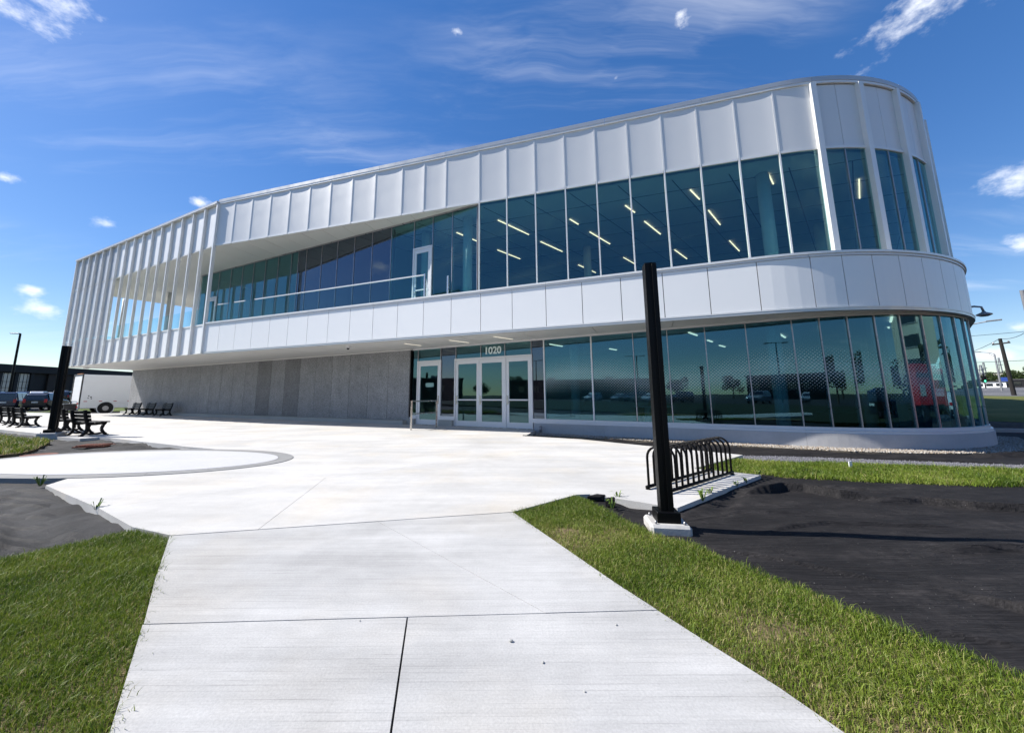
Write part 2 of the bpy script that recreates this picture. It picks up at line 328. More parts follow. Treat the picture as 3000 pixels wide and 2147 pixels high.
# ------------------------------------------------------------------ mesh helpers
def wm(o):
    return (wm(o.parent) @ o.matrix_parent_inverse if o.parent else Matrix()) @ o.matrix_basis
def setparent(o, p):
    o.parent = p; o.matrix_parent_inverse = wm(p).inverted()
def put(name, me, mat, parent=None, smooth=False):
    o = bpy.data.objects.new(name, me); COL.objects.link(o)
    if mat: me.materials.append(M(mat) if isinstance(mat, str) else mat)
    if parent: setparent(o, parent)
    if smooth:
        me.polygons.foreach_set('use_smooth', [True] * len(me.polygons))
    return o
class MB:
    def __init__(s): s.v = []; s.f = []; s.uv = []
    def add(s, vs, fs, uvs=None):
        n = len(s.v); s.v += [tuple(p) for p in vs]; s.f += [tuple(i + n for i in f) for f in fs]
        s.uv += uvs if uvs else [(0, 0)] * len(vs)
        return s
    def box(s, c, size, rz=0.0, rot=None):
        x, y, z = (q / 2 for q in size); P = [(-x, -y, -z), (x, -y, -z), (x, y, -z), (-x, y, -z), (-x, -y, z), (x, -y, z), (x, y, z), (-x, y, z)]
        Mx = rot if rot is not None else Matrix.Rotation(rz, 3, 'Z')
        return s.add([Mx @ Vector(p) + Vector(c) for p in P], [(0, 3, 2, 1), (4, 5, 6, 7), (0, 1, 5, 4), (1, 2, 6, 5), (2, 3, 7, 6), (3, 0, 4, 7)])
    def bar(s, a, b_, w_, h=None, upv=(0, 0, 1)):
        a, b_ = Vector(a), Vector(b_); h = h or w_; d = (b_ - a); L = d.length
        if L < 1e-6: return s
        d.normalize(); upv = Vector(upv)
        if abs(d.dot(upv)) > .99: upv = Vector((1, 0, 0))
        x = d.cross(upv).normalized(); y = x.cross(d).normalized()
        return s.box((a + b_) / 2, (w_, L, h), rot=Matrix((x, d, y)).transposed())
    def tube(s, pts, r, n=8, caps=True):
        pts = [Vector(p) for p in pts]; rs = r if isinstance(r, (list, tuple)) else [r] * len(pts)
        base = []; ref = Vector((0, 0, 1))
        for i, p in enumerate(pts):
            t = (pts[min(i + 1, len(pts) - 1)] - pts[max(i - 1, 0)]).normalized()
            if abs(t.dot(ref)) > .95: ref = Vector((1, 0, 0)) if abs(t.x) < .9 else Vector((0, 1, 0))
            x = t.cross(ref).normalized(); y = x.cross(t).normalized(); ref = y
            base.append([p + (x * math.cos(2 * math.pi * k / n) + y * math.sin(2 * math.pi * k / n)) * rs[i] for k in range(n)])
        vs = [q for ring in base for q in ring]; fs = []
        for i in range(len(pts) - 1):
            for k in range(n): fs.append((i * n + k, i * n + (k + 1) % n, (i + 1) * n + (k + 1) % n, (i + 1) * n + k))
        if caps: fs.append(tuple(range(n))[::-1]); fs.append(tuple((len(pts) - 1) * n + k for k in range(n)))
        return s.add(vs, fs)
    def prism(s, poly, z0, z1):
        n = len(poly); ar = sum(poly[i][0] * poly[(i + 1) % n][1] - poly[(i + 1) % n][0] * poly[i][1] for i in range(n))
        if ar < 0: poly = poly[::-1]
        vs = [(p[0], p[1], z0) for p in poly] + [(p[0], p[1], z1) for p in poly]
        fs = [tuple(range(n))[::-1], tuple(range(n, 2 * n))] + [(i, (i + 1) % n, (i + 1) % n + n, i + n) for i in range(n)]
        return s.add(vs, fs)
    def lathe(s, prof, c=(0, 0, 0), n=20, axis='Z'):
        vs = []; fs = []
        for (r_, z) in prof:
            for k in range(n):
                a = 2 * math.pi * k / n; p = (r_ * math.cos(a), r_ * math.sin(a), z)
                if axis == 'X': p = (p[2], p[0], p[1])
                if axis == 'Y': p = (p[0], p[2], p[1])
                vs.append((p[0] + c[0], p[1] + c[1], p[2] + c[2]))
        for i in range(len(prof) - 1):
            for k in range(n): fs.append((i * n + k, i * n + (k + 1) % n, (i + 1) * n + (k + 1) % n, (i + 1) * n + k))
        fs.append(tuple(range(n))[::-1]); fs.append(tuple((len(prof) - 1) * n + k for k in range(n)))
        return s.add(vs, fs)
    def mesh(s, name):
        me = bpy.data.meshes.new(name); me.from_pydata(s.v, [], s.f)
        if any(u != (0, 0) for u in s.uv):
            ul = me.uv_layers.new(name='UVMap'); idx = np.zeros(len(me.loops), np.int32); me.loops.foreach_get('vertex_index', idx)
            ul.data.foreach_set('uv', np.array(s.uv, np.float32)[idx].ravel())
        me.update(); return me
    def build(s, name, mat, parent=None, smooth=False, bevel=0.0, kind=None):
        me = s.mesh(name)
        if bevel:
            bm = bmesh.new(); bm.from_mesh(me); bmesh.ops.recalc_face_normals(bm, faces=bm.faces)
            bmesh.ops.bevel(bm, geom=[e for e in bm.edges if e.calc_face_angle(0) > .6], offset=bevel, segments=1, affect='EDGES', clamp_overlap=True)
            bm.to_mesh(me); bm.free()
        o = put(name, me, mat, parent, smooth)
        if kind: o['kind'] = kind
        return o
def recalc(o):
    bm = bmesh.new(); bm.from_mesh(o.data); bmesh.ops.recalc_face_normals(bm, faces=bm.faces); bm.to_mesh(o.data); bm.free(); return o
def tag(o, label, cat=None, group=None, kind=None):
    o['label'] = label
    if cat: o['category'] = cat
    if group: o['group'] = group
    if kind: o['kind'] = kind
    return o
def empty(name, loc, rz=0.0):
    o = bpy.data.objects.new(name, None); COL.objects.link(o); o.location = loc; o.rotation_euler.z = rz; o.empty_display_size = .2; return o
def thing(name, loc, label, cat, group=None, rz=0.0): return tag(empty(name, loc, rz), label, cat, group)
def struct(o, label=None):
    o['kind'] = 'structure'
    if label: o['label'] = label
    return o
def copy_tree(o, parent=None):
    c = o.copy(); COL.objects.link(c)
    if parent: c.parent = parent
    for ch in list(KIDS.get(o.name, [])): copy_tree2(ch, c)
    return c
KIDS = {}
def reg():
    KIDS.clear()
    for o in bpy.data.objects:
        if o.parent: KIDS.setdefault(o.parent.name, []).append(o)
def copy_tree2(o, parent):
    c = o.copy(); COL.objects.link(c); c.parent = parent
    for ch in list(KIDS.get(o.name, [])): copy_tree2(ch, c)
def clip(poly, p, n):
    """keep the side of a polygon where (x-p).n >= 0"""
    o = []; L = len(poly)
    for i in range(L):
        a, b_ = poly[i], poly[(i + 1) % L]
        da = (a[0] - p[0]) * n[0] + (a[1] - p[1]) * n[1]; db = (b_[0] - p[0]) * n[0] + (b_[1] - p[1]) * n[1]
        if da >= 0: o.append(a)
        if (da >= 0) != (db >= 0):
            t = da / (da - db); o.append((a[0] + (b_[0] - a[0]) * t, a[1] + (b_[1] - a[1]) * t))
    return o
def inpoly(pts, poly):
    x, y = pts[:, 0], pts[:, 1]; c = np.zeros(len(pts), bool); n = len(poly)
    for i in range(n):
        x1, y1 = poly[i]; x2, y2 = poly[(i + 1) % n]
        if y1 == y2: continue
        c ^= ((y1 > y) != (y2 > y)) & (x < (x2 - x1) * (y - y1) / (y2 - y1) + x1)
    return c
def np_mesh(name, V, F, mat, tint=None, parent=None, kind=None):
    me = bpy.data.meshes.new(name); k = F.shape[1]
    me.vertices.add(len(V)); me.vertices.foreach_set('co', V.astype(np.float32).ravel())
    me.loops.add(F.size); me.loops.foreach_set('vertex_index', F.astype(np.int32).ravel())
    me.polygons.add(len(F)); me.polygons.foreach_set('loop_start', np.arange(0, F.size, k, dtype=np.int32)); me.polygons.foreach_set('loop_total', np.full(len(F), k, np.int32))
    if tint is not None:
        a = me.attributes.new('tint', 'FLOAT', 'FACE'); a.data.foreach_set('value', tint.astype(np.float32))
    me.update(calc_edges=True); me.validate()
    o = put(name, me, mat, parent)
    if kind: o['kind'] = kind
    return o

class Path:
    """a facade line in plan: straight to s0, then an arc of radius Rr turning away, then straight back. s in metres, o = metres outward"""
    def __init__(s, P, az, s0=1e9, Rr=1.0, amax=64.0):
        a = R(az); s.P = Vector((P[0], P[1])); s.d = Vector((-math.sin(a), -math.cos(a))); s.n = Vector((-s.d.y, s.d.x)); s.s0 = s0; s.R = Rr
        s.am = R(amax); s.c = s.P + s.d * s0 + s.n * Rr if s0 < 1e8 else None; s.s1 = s0 + Rr * s.am if s0 < 1e8 else 1e9
    def frame(s, t):
        if t <= s.s0: return s.P + s.d * t, -s.n
        a = min((t - s.s0) / s.R, s.am); o = s.d * math.sin(a) - s.n * math.cos(a); p = s.c + o * s.R
        if t > s.s1: p = p + (s.d * math.cos(a) + s.n * math.sin(a)) * (t - s.s1)
        return p, o
    def at(s, t, o=0.0):
        p, n = s.frame(t); q = p + n * o; return (q.x, q.y)
    def stations(s, a, b_):
        if b_ <= s.s0: return [a, b_]
        lo = max(a, s.s0); hi = min(b_, s.s1); st = [a]
        if lo > a: st.append(lo)
        if hi > lo:
            k = max(1, math.ceil((hi - lo) / s.R / R(2.5))); st += [lo + (hi - lo) * (i + 1) / k for i in range(k)]
        if b_ > max(hi, lo): st.append(b_)
        return st
    def box(s, mb, a, b_, o0, o1, z0, z1):
        st = s.stations(a, b_); vs = []; uv = []; fs = []
        for t in st:
            p0, p1 = s.at(t, o0), s.at(t, o1)
            vs += [(p0[0], p0[1], z0), (p1[0], p1[1], z0), (p1[0], p1[1], z1), (p0[0], p0[1], z1)]; uv += [(t + 50, z0), (t + 50, z0), (t + 50, z1), (t + 50, z1)]
        for i in range(len(st) - 1):
            a_ = 4 * i; b2 = a_ + 4
            for j in range(4): fs.append((a_ + j, b2 + j, b2 + (j + 1) % 4, a_ + (j + 1) % 4))
        fs.append((3, 2, 1, 0)); e = 4 * (len(st) - 1); fs.append((e, e + 1, e + 2, e + 3))
        mb.add(vs, fs, uv); return mb
    def dish(s, name, mat, parent, a, b_, o0, o1, z0, z1, k=.014, nu=12, nv=8):
        V = []; F = []
        for i in range(nu + 1):
            u = i / nu; t = a + (b_ - a) * u
            for j in range(nv + 1):
                v = j / nv; d = k * abs(2 * u - 1) ** 3; p = s.at(t, o1 + d); V.append((p[0], p[1], z0 + (z1 - z0) * v))
        for i in range(nu):
            for j in range(nv): q = i * (nv + 1) + j; F.append((q, q + nv + 1, q + nv + 2, q + 1))
        mb = MB(); mb.add(V, F); c = s.at((a + b_) / 2, o1); me = mb.mesh(name); me.transform(Matrix.Translation((-c[0], -c[1], -z0))); o = put(name, me, mat, None, True); o.location = (c[0], c[1], z0); setparent(o, parent)
        return o
    def obj(s, name, mat, parent, a, b_, o0, o1, z0, z1, bevel=0.0):
        me = s.box(MB(), a, b_, o0, o1, z0, z1).mesh(name)
        # origin at the piece's own foot
        c = s.at((a + b_) / 2, (o0 + o1) / 2)
        me.transform(Matrix.Translation((-c[0], -c[1], -z0))); o = put(name, me, mat)
        if name == 'window_pane': o.rotation_euler.z = random.uniform(-.0035, .0035)
        o.location = (c[0], c[1], z0)
        if parent: setparent(o, parent)
        return recalc(o)

# ================================================================== THE BUILDING
ZS, ZB, ZH, ZR = 3.2, 4.65, 8.55, 10.82
PC = (-13.9, 17.67)
BAND = Path(PC, -67.81, 22.2, 6.465, 64.2)
UP = Path(PC, -72.76, 23.7, 6.546, 59.2)
GL = Path((.31, 14.14), -60.3, 8.63, 4.651, 71.7)
LW = Path(PC, -63.08)
ST = Path((-3.76, 16.32), -62.84)
RC = Path((-.756, 13.741), -63.55)
BACK = [(34, 40), (-12, 46), (-21, 36)]
END = [(-26.2, 30.2)]
def pts(path, a, b_, step=.35, o=0.0):
    n = max(2, int((b_ - a) / step)) if b_ > path.s0 else 2
    if b_ > path.s0 and a < path.s0:
        return [path.at(a, o)] + pts(path, path.s0, b_, step, o)
    return [path.at(a + (b_ - a) * i / (n - 1), o) for i in range(n)]
B = thing('office_building', (-.6, 14.6, 0), 'two-storey white metal and glass building with rounded corner and overhanging upper floor', 'building')
# -- slabs
MB().prism(pts(LW, -17.75, 0, o=-.12) + pts(BAND, .1, 44, o=-.12) + BACK + END, ZS + .12, 4.38).build('floor_slab', 'soffit', B)
MB().prism(pts(LW, -17.75, 0, o=-.15) + pts(UP, .1, 44, o=-.12) + BACK + END, ZH + .10, ZR - .06).build('roof_slab', 'cap', B)
gfp = [ST.at(-26.6, -.25), ST.at(0, -.25)] + pts(GL, -4.6, 36, o=-.25) + [(30, 38), (-12, 40)]
MB().prism(gfp, -.25, .012).build('ground_floor', 'interior_floor', B)
upp = [RC.at(-19.2, -.05), RC.at(-.2, -.05)] + pts(UP, 14.2, 40, o=-.25) + [(30, 38), (-12, 42)]
MB().prism(upp, 4.385, 4.42).build('upper_floor', 'interior_floor', B)
MB().prism(upp, 8.50, 8.54).build('upper_ceiling', 'interior_wall', B)
MB().prism(gfp, 3.135, 3.165).build('lower_ceiling', 'interior_wall', B)
# interior back walls and columns
for a, b_, z0, z1 in (((-12, 27), (25, 24), .012, 3.13), ((-14, 31), (29, 27), 4.42, 8.5)):
    MB().bar((a[0], a[1], (z0 + z1) / 2), (b_[0], b_[1], (z0 + z1) / 2), .2, z1 - z0).build('interior_partition', 'interior_wall', B)
q0, q1 = GL.at(12.3, -1.3), GL.at(20.2, -.9)
MB().bar((*q0, 1.57), (*q1, 1.57), .12, 3.1).build('interior_partition', 'interior_floor', B)  # added dark wall, blocks the bright outdoors seen through the corner glass
MB().bar((2.6, 19.5, 1.55), (6.8, 17.2, 1.55), .15, 3.1).build('interior_partition', 'interior_wall', B)
for x, y in ((2.9, 14.2), (7.95, 10.75), (12.2, 12.6), (3.5, 20), (10, 18)):
    MB().lathe([(.17, .0), (.17, 3.12)], (x, y, .012)).build('interior_column', 'column_white', B, True)
for x, y in ((-1.2, 14.75), (8.95, 11.75), (4.5, 18.0), (14, 15.5), (-3.2, 16.2)):
    MB().lathe([(.19, .0), (.19, 4.07)], (x, y, 4.42)).build('interior_column', 'column_white', B, True)
# interior ceiling lamps: long lit strips on the diagonal grid
lit = [((-1.82, 16.16), (-.93, 17.21)), ((.05, 14.95), (1.47, 16.46)), ((.03, 18.25), (1.26, 19.6)), ((2.1, 17.23), (3.37, 18.56)),
       ((3.06, 14.89), (3.53, 15.42)), ((4.2, 16.16), (5.54, 17.6)), ((5.01, 13.76), (5.6, 14.37)), ((6.28, 15.12), (7.54, 16.48)),
       ((6.97, 12.63), (7.69, 13.35)), ((8.48, 14.18), (9.74, 15.53)), ((9.05, 18.34), (10.35, 19.7)), ((11.17, 17.22), (12.52, 18.61)),
       ((6.79, 19.38), (7.8, 20.48)), ((4.61, 20.54), (5.97, 22.0)), ((9.04, 11.6), (9.74, 12.32)), ((12.45, 12.0), (13.73, 13.33))]
for a, c in lit:
    MB().bar((a[0], a[1], 8.462), (c[0], c[1], 8.483), .036, .024).build('ceiling_lamp', 'lamp_strip', B)
for a, c in [((7.92, 10.77), (8.54, 11.4)), ((9.13, 12.07), (9.95, 12.91)), ((11.64, 15.7), (12.45, 16.5)), ((6.0, 11.68), (6.6, 12.33)), ((7.56, 13.45), (7.98, 13.89)),
             ((8.83, 14.9), (9.37, 15.44)), ((4.74, 15.87), (5.18, 16.34)), ((9.98, 9.37), (10.7, 10.1)), ((11.46, 10.9), (12.08, 11.53)), ((12.9, 12.37), (13.74, 13.2)), ((2.0, 14.3), (2.6, 15.0))]:
    MB().bar((a[0], a[1], 3.11), (c[0], c[1], 3.115), .045, .03).build('ceiling_lamp', 'lamp_low', B)
# furniture glimpsed inside
for x, y, z in ((-2.5, 16.2, 4.42), (6.2, 15.3, .012), (12.5, 15.5, 4.42)):
    f = MB().box((x, y, z + .72), (1.5, .7, .05), .3).build('table', 'interior_wall', B)
    for sx in (-.65, .65): MB().box((x + sx * .95, y + sx * .3, z + .35), (.05, .5, .7), .3).build('leg', 'black_metal', f)

def cjoint(a, c, z):
    T = np.linspace(0, 1, 200); P = np.array([(a[0] + (c[0] - a[0]) * t, a[1] + (c[1] - a[1]) * t) for t in T]); ok = inpoly(P, upp)
    if ok.sum() < 8: return
    k0 = np.argmax(ok); k1 = k0
    while k1 + 1 < 200 and ok[k1 + 1]: k1 += 1
    MB().bar((*P[k0 + 1], z), (*P[k1 - 1], z), .03, .006).build('ceiling_joint', 'black_metal', B)
for k in range(16): cjoint((-8 + k * 1.75, 14.8 - k * .35), (2.5 + k * 1.75, 25.8 - k * .35), 8.496)
for k in range(8): cjoint((-6 + k * 1.25, 17.3 + k * 1.2), (16 + k * 1.25, 9.3 + k * 1.2), 8.4955)
# -- soffits in strips, joint gaps between them
def strips(name, poly, path, a, b_, step, z0, z1, mat, gap=.022):
    s = a
    while s < b_:
        p0 = path.at(s + gap / 2); p1 = path.at(s + step - gap / 2); d = path.d
        q = clip(clip(poly, p0, d), p1, -d)
        if len(q) >= 3: recalc(MB().prism(q, z0, z1).build(name, mat, B))
        s += step
low = pts(LW, -17.75, 0, o=-.02) + pts(BAND, .05, 23.2, o=-.02) + [GL.at(9.6, -.08), GL.at(7, -.08), GL.at(-4.9, -.08), ST.at(-.2, -.05), ST.at(-26.9, -.05), (-27.5, 28.7)]
strips('soffit_panel', low, BAND, -22.0, 23.4, 2.22, ZS, ZS + .04, 'soffit')
arc = pts(BAND, 23.1, 40, o=-.02) + pts(GL, 9.5, 32, o=-.08)[::-1]
recalc(MB().prism(arc, ZS + .002, ZS + .042).build('soffit_panel', 'soffit', B))
topp = pts(LW, -17.75, 0, o=-.03) + [UP.at(.05, -.03), UP.at(13.8, -.03), RC.at(-.05, -.02), RC.at(-19.4, -.02), (-15.5, 31), (-21, 36)] + END
strips('soffit_panel', topp, UP, -22, 14.2, 1.13, ZH, ZH + .04, 'soffit')
# recessed soffit lamps over the entrance and the camera dome
for a, c in (((-3.61, 14.55), (-3.1, 15.2)), ((-1.75, 13.7), (-1.1, 14.4)), ((-.12, 12.87), (.55, 13.55))):
    MB().bar((a[0], a[1], ZS - .004), (c[0], c[1], ZS - .004), .045, .02).build('soffit_lamp', 'lamp_soffit', B)
k = MB().lathe([(.085, 0), (.085, -.05), (.07, -.075)], (-6.09, 15.29, ZS)).build('security_camera', 'frame_white', B, True)
MB().lathe([(.06, -.076), (.055, -.11), (.03, -.135), (.005, -.142)], (-6.09, 15.29, ZS)).build('dome', 'black_plastic', k, True)
k = MB().lathe([(.16, 0), (.16, -.06), (.10, -.09)], (-28.2, 25.9, ZS)).build('soffit_fixture', 'frame_white', B, True)

# -- first-floor band: one flat panel per module
joints = [0.02] + [1.085 + 1.111 * i for i in range(20)] + [23.34 + .70 * i for i in range(25)]
for a, c in zip(joints, joints[1:]):
    BAND.obj('band_panel', 'panel', B, a + .009, c - .009, -.05, 0, ZS + .075, ZB - .115)
BAND.obj('band_backing', 'black_metal', B, .03, 44, -.11, -.055, ZS + .03, ZB - .06)
BAND.obj('drip_trim', 'cap', B, 0, 44, -.08, .025, ZS - .03, ZS + .068)
BAND.obj('drip_trim', 'fin', B, 0, 44, .026, .034, ZS + .038, ZS + .060)
for i in range(13):
    a, c = i * 3.33, min((i + 1) * 3.33, 44); BAND.obj('coping', 'fin', B, a + .004, c - .004, -.32, .05, ZB - .045, ZB + .012); BAND.obj('coping', 'frame_white', B, a + .003, c - .003, -.1, .022, ZB - .108, ZB - .047)

# -- upper fascia: panels between projecting fins
fins = [0.0, 1.06, 2.19, 3.34, 4.48, 5.63, 6.78, 7.93, 9.1, 10.41, 11.44, 12.42, 13.84, 14.94, 16.03, 17.13, 18.22, 19.32, 20.42, 21.51, 22.61, 23.7, 24.79, 26.21, 27.66, 29.1, 30.5, 32.0, 34, 36, 38, 40]
for i, (a, c) in enumerate(zip(fins, fins[1:])):
    if a >= 24.7:
        m_ = (a + c) / 2
        UP.obj('fascia_panel', 'fascia', B, a + .05, m_ - .006, -.09, -.05, ZH + .05, ZR - .14); UP.obj('fascia_panel', 'fascia', B, m_ + .006, c - .05, -.09, -.05, ZH + .05, ZR - .14)
    else: UP.dish('fascia_panel', 'fascia', B, a + .024, c - .024, -.09, -.034, ZH + .05, ZR - .115, .015)
    UP.obj('head_trim', 'fin', B, a + .03, c - .03, -.12, -.014, ZH - .035, ZH + .045)
UP.obj('fascia_backing', 'black_metal', B, 0, 42, -.14, -.095, ZH + .0, ZR - .05)
for i, s in enumerate(fins):
    if i == 0: continue
    low_z = ZH - .03 if s < 13.5 else 4.40
    wd, dp = (.022, -.010) if s < 24.7 else (.075, .085)
    UP.obj('fin', 'fin', B, s - wd, s + wd, -.10, dp, low_z, ZR - .13)
for i in range(14):
    a, c = i * 3.1, (i + 1) * 3.1
    UP.obj('roof_coping', 'cap', B, a + .004, c - .004, -.5, .022, ZR - .03, ZR + .12)
    UP.obj('roof_trim', 'fin', B, a + .003, c - .003, -.08, .012, ZR - .11, ZR - .032)
# -- upper curtain wall right of the terrace
for a, c in zip(fins[12:-1], fins[13:]):
    if a >= 24.7:
        m_ = (a + c) / 2
        for q0, q1 in ((a + .08, m_ - .012), (m_ + .012, c - .08)): UP.obj('window_pane', 'glass', B, q0, q1, -.075, -.055, 4.42, ZH - .04)
        UP.obj('mullion', 'mullion', B, m_ - .011, m_ + .011, -.11, -.03, 4.42, ZH - .04)
    else: UP.obj('window_pane', 'glass', B, a + .03, c - .03, -.075, -.055, 4.42, ZH - .04)
# -- recessed terrace wall
rj = [-19.4, -18.5, -17.5, -16.3, -15.2, -14.18, -13.12, -12.05, -10.98, -10.45, -9.82, -8.71, -7.62, -6.51, -5.41, -4.3, -3.05, -2.09, -1.14, 0.0]
for a, c in zip(rj, rj[1:]):
    dark = -10.5 < a < -4.4
    if abs(a + 3.05) < .01:
        RC.obj('window_pane', 'glass', B, a + .012, c - .012, -.03, -.01, 7.28, ZH - .02); continue
    RC.obj('window_pane', 'glass_dark' if dark else 'glass', B, a + .012, c - .012, -.03, -.01, 4.42, ZH - .02)
for a in rj: RC.obj('mullion', 'mullion', B, a - .011, a + .011, -.10, .012, 4.42, ZH - .02)
RC.obj('head_trim', 'mullion', B, -19.4, 0, -.12, .02, ZH - .06, ZH - .005)
RC.obj('terrace_back_wall', 'black_metal', B, -10.4, -4.35, -.3, -.2, 4.42, ZH - .03)
def door(path, a, c, z0, z1, o, nm='door', hinge=1, frame='frame_white', bar=True):
    st = .115; mb = MB()
    path.box(mb, a, a + st, o - .05, o, z0, z1); path.box(mb, c - st, c, o - .05, o, z0, z1)
    path.box(mb, a + st, c - st, o - .05, o, z1 - .16, z1); path.box(mb, a + st, c - st, o - .05, o, z0, z0 + .20)
    d = mb.build(nm, frame, B); recalc(d)
    pn = path.obj('pane', 'glass', d, a + st - .005, c - st + .005, o - .032, o - .018, z0 + .19, z1 - .15)
    hs = a + .055 if hinge > 0 else c - .055
    path.obj('handle_plate', 'steel', d, hs - .03, hs + .03, o + .001, o + .016, z0 + .83, z0 + 1.17)
    p0, p1 = path.at(hs, o + .055), path.at(hs + .12 * hinge, o + .055); q = path.at(hs, o + .01)
    MB().tube([(q[0], q[1], z0 + .93), (p0[0], p0[1], z0 + .93), (p1[0], p1[1], z0 + .93)], .012).build('handle', 'steel', d, True)
    if bar: path.obj('push_bar', 'frame_white', d, a + st, c - st, o - .016, o + .02, z0 + .98, z0 + 1.03)
    return d
mb = MB(); RC.box(mb, -3.05, -2.99, -.08, .05, 4.42, 7.26); RC.box(mb, -2.15, -2.09, -.08, .05, 4.42, 7.26); RC.box(mb, -2.99, -2.15, -.08, .05, 7.19, 7.26)
recalc(mb.build('door_frame', 'frame_white', B)); door(RC, -2.985, -2.155, 4.43, 7.18, .03, 'terrace_door', 1)
mb = MB(); RC.box(mb, -18.45, -18.39, -.08, .05, 4.42, 7.0); RC.box(mb, -17.56, -17.5, -.08, .05, 4.42, 7.0); RC.box(mb, -18.39, -17.56, -.08, .05, 6.93, 7.0)
recalc(mb.build('door_frame', 'frame_white', B)); door(RC, -18.385, -17.565, 4.43, 6.92, .03, 'terrace_door', 1)
# the end wall of the enclosed floor and terrace columns
e0 = RC.at(-19.45); MB().bar((e0[0], e0[1], 6.46), (-15.2, 31.5, 6.46), .2, 4.08).build('terrace_end_wall', 'frame_white', B)
for x, y, r_ in ((-23.4, 26.3, .16), (-19.25, 23.75, .17), (-24.6, 30.0, .16)):
    MB().lathe([(r_, 0), (r_, ZH - 4.38)], (x, y, 4.382)).build('terrace_column', 'column_white', B, True)
for x, y in ((-28.35, 27.9), (-27.3, 29.1)): MB().lathe([(.06, 0), (.06, ZH - 4.38)], (x, y, 4.382)).build('terrace_post', 'column_white', B, True)
# -- glass balustrade
rs = [.25 + 1.175 * i for i in range(11)]
for a, c in zip(rs, rs[1:]): BAND.obj('balustrade_pane', 'glass_rail', B, a + .008, c - .008, -.30, -.285, ZB - .02, 5.57)
BAND.obj('balustrade_rail', 'frame_white', B, 2.9, 12.02, -.32, -.265, 5.565, 5.605)
for a in (.3, 1.5): BAND.obj('balustrade_rail', 'frame_white', B, a, a + .75, -.32, -.265, 5.565, 5.605)
for s_, z1 in ((12.03, 5.62), (13.0, 5.42)): BAND.obj('balustrade_post', 'steel', B, s_ - .03, s_ + .03, -.32, -.26, 4.4, z1)
pe, qe = BAND.at(12.06, -.3), (-2.75, 14.5); pe2, qe2 = BAND.at(13.05, -.3), (-1.75, 14.1)
for (a, c) in ((pe, qe), (pe2, qe2)): MB().bar((a[0], a[1], 4.95), (c[0], c[1], 4.95), .014, 1.02).build('balustrade_pane', 'glass_rail', B)
for i in range(10): LW.obj('balustrade_pane', 'glass_rail', B, -11.1 + i * 1.105 + .01, -11.1 + (i + 1) * 1.105 - .01, -.42, -.405, ZB - .02, 5.57)
ee = Path(END[0], math.degrees(math.atan2(-29.7 + 26.2, 25.7 - 30.2)))
ea, eb = Vector((-29.6, 25.9)), Vector(END[0])
for i in range(5):
    p, q = ea.lerp(eb, i / 5 + .004), ea.lerp(eb, (i + 1) / 5 - .004)
    MB().bar((p.x, p.y, 5.0), (q.x, q.y, 5.0), .014, 1.14).build('balustrade_pane', 'glass_rail', B)
MB().bar((ea.x, ea.y, 3.92), (eb.x, eb.y, 3.92), .10, 1.42).build('end_upstand', 'panel', B)
MB().bar((ea.x, ea.y, 9.62), (eb.x, eb.y, 9.62), .10, 2.1).build('end_fascia', 'panel', B)

# -- finned screen of the left wing
lf = [-1.118 * i - .02 for i in range(17)]
for i, s in enumerate(lf):
    wd = .034 if i else .05
    LW.obj('screen_fin', 'fin', B, s - wd, s + wd, -.06, .075, ZS - .02, ZR - .10)
for i, (c, a) in enumerate(zip(lf, lf[1:])):
    if i < 10:
        LW.obj('screen_panel', 'panel', B, a + .05, c - .05, -.09, -.05, ZH + .03, ZR - .11)
        LW.obj('screen_panel', 'panel', B, a + .05, c - .05, -.09, -.05, ZS + .03, ZB - .09)
        LW.obj('screen_sill', 'fin', B, a + .05, c - .05, -.2, -.02, ZB - .088, ZB - .02)
        LW.obj('head_trim', 'fin', B, a + .05, c - .05, -.12, -.03, ZH - .03, ZH + .028)
    else:
        for z0, z1 in ((ZS + .01, 4.90), (4.925, 8.60), (8.625, ZR - .11)): LW.obj('perforated_panel', 'perforated', B, a + .036, c - .036, -.055, -.05, z0, z1)
LW.obj('screen_backing', 'panel', B, -17.85, -11.22, -.33, -.27, ZS + .01, 4.45)
LW.obj('screen_backing', 'panel', B, -17.85, -11.22, -.33, -.27, 8.5, ZR - .1)
LW.obj('roof_coping', 'cap', B, -18.0, -.02, -.5, .10, ZR - .06, ZR + .03)
LW.obj('roof_trim', 'fin', B, -18.0, -.02, -.05, .11, ZR - .098, ZR - .062)

# -- stone-clad ground-floor wall
sj = [-.04 - 1.208 * i for i in range(23)]
for i, (c, a) in enumerate(zip(sj, sj[1:])):
    o = ST.obj('stone_panel', 'stone', B, a + .008, c - .008, -.06 - .003 * (i % 3), 0, .17, ZS - .01)
    o['tone'] = (.68 if i in (6, 8) else 1.0) * random.uniform(.92, 1.06)
ST.obj('stone_backing', 'black_metal', B, -26.6, 0, -.2, -.075, -.1, ZS - .005)
ST.obj('wall_head_trim', 'fin', B, -26.65, 0, -.05, .05, ZS - .055, ZS - .012)
for i in range(9): ST.obj('wall_kerb', 'kerb', B, -26.9 + i * 2.98 + .004, -26.9 + (i + 1) * 2.98 - .004, -.06, .30, -.05, .165, )
sx, sy = ST.at(-26.62, -.03); MB().bar((sx, sy, 1.6), (sx + 5, sy + 9, 1.6), .1, 3.2).build('stone_end_wall', 'stone', B)['tone'] = 1.1

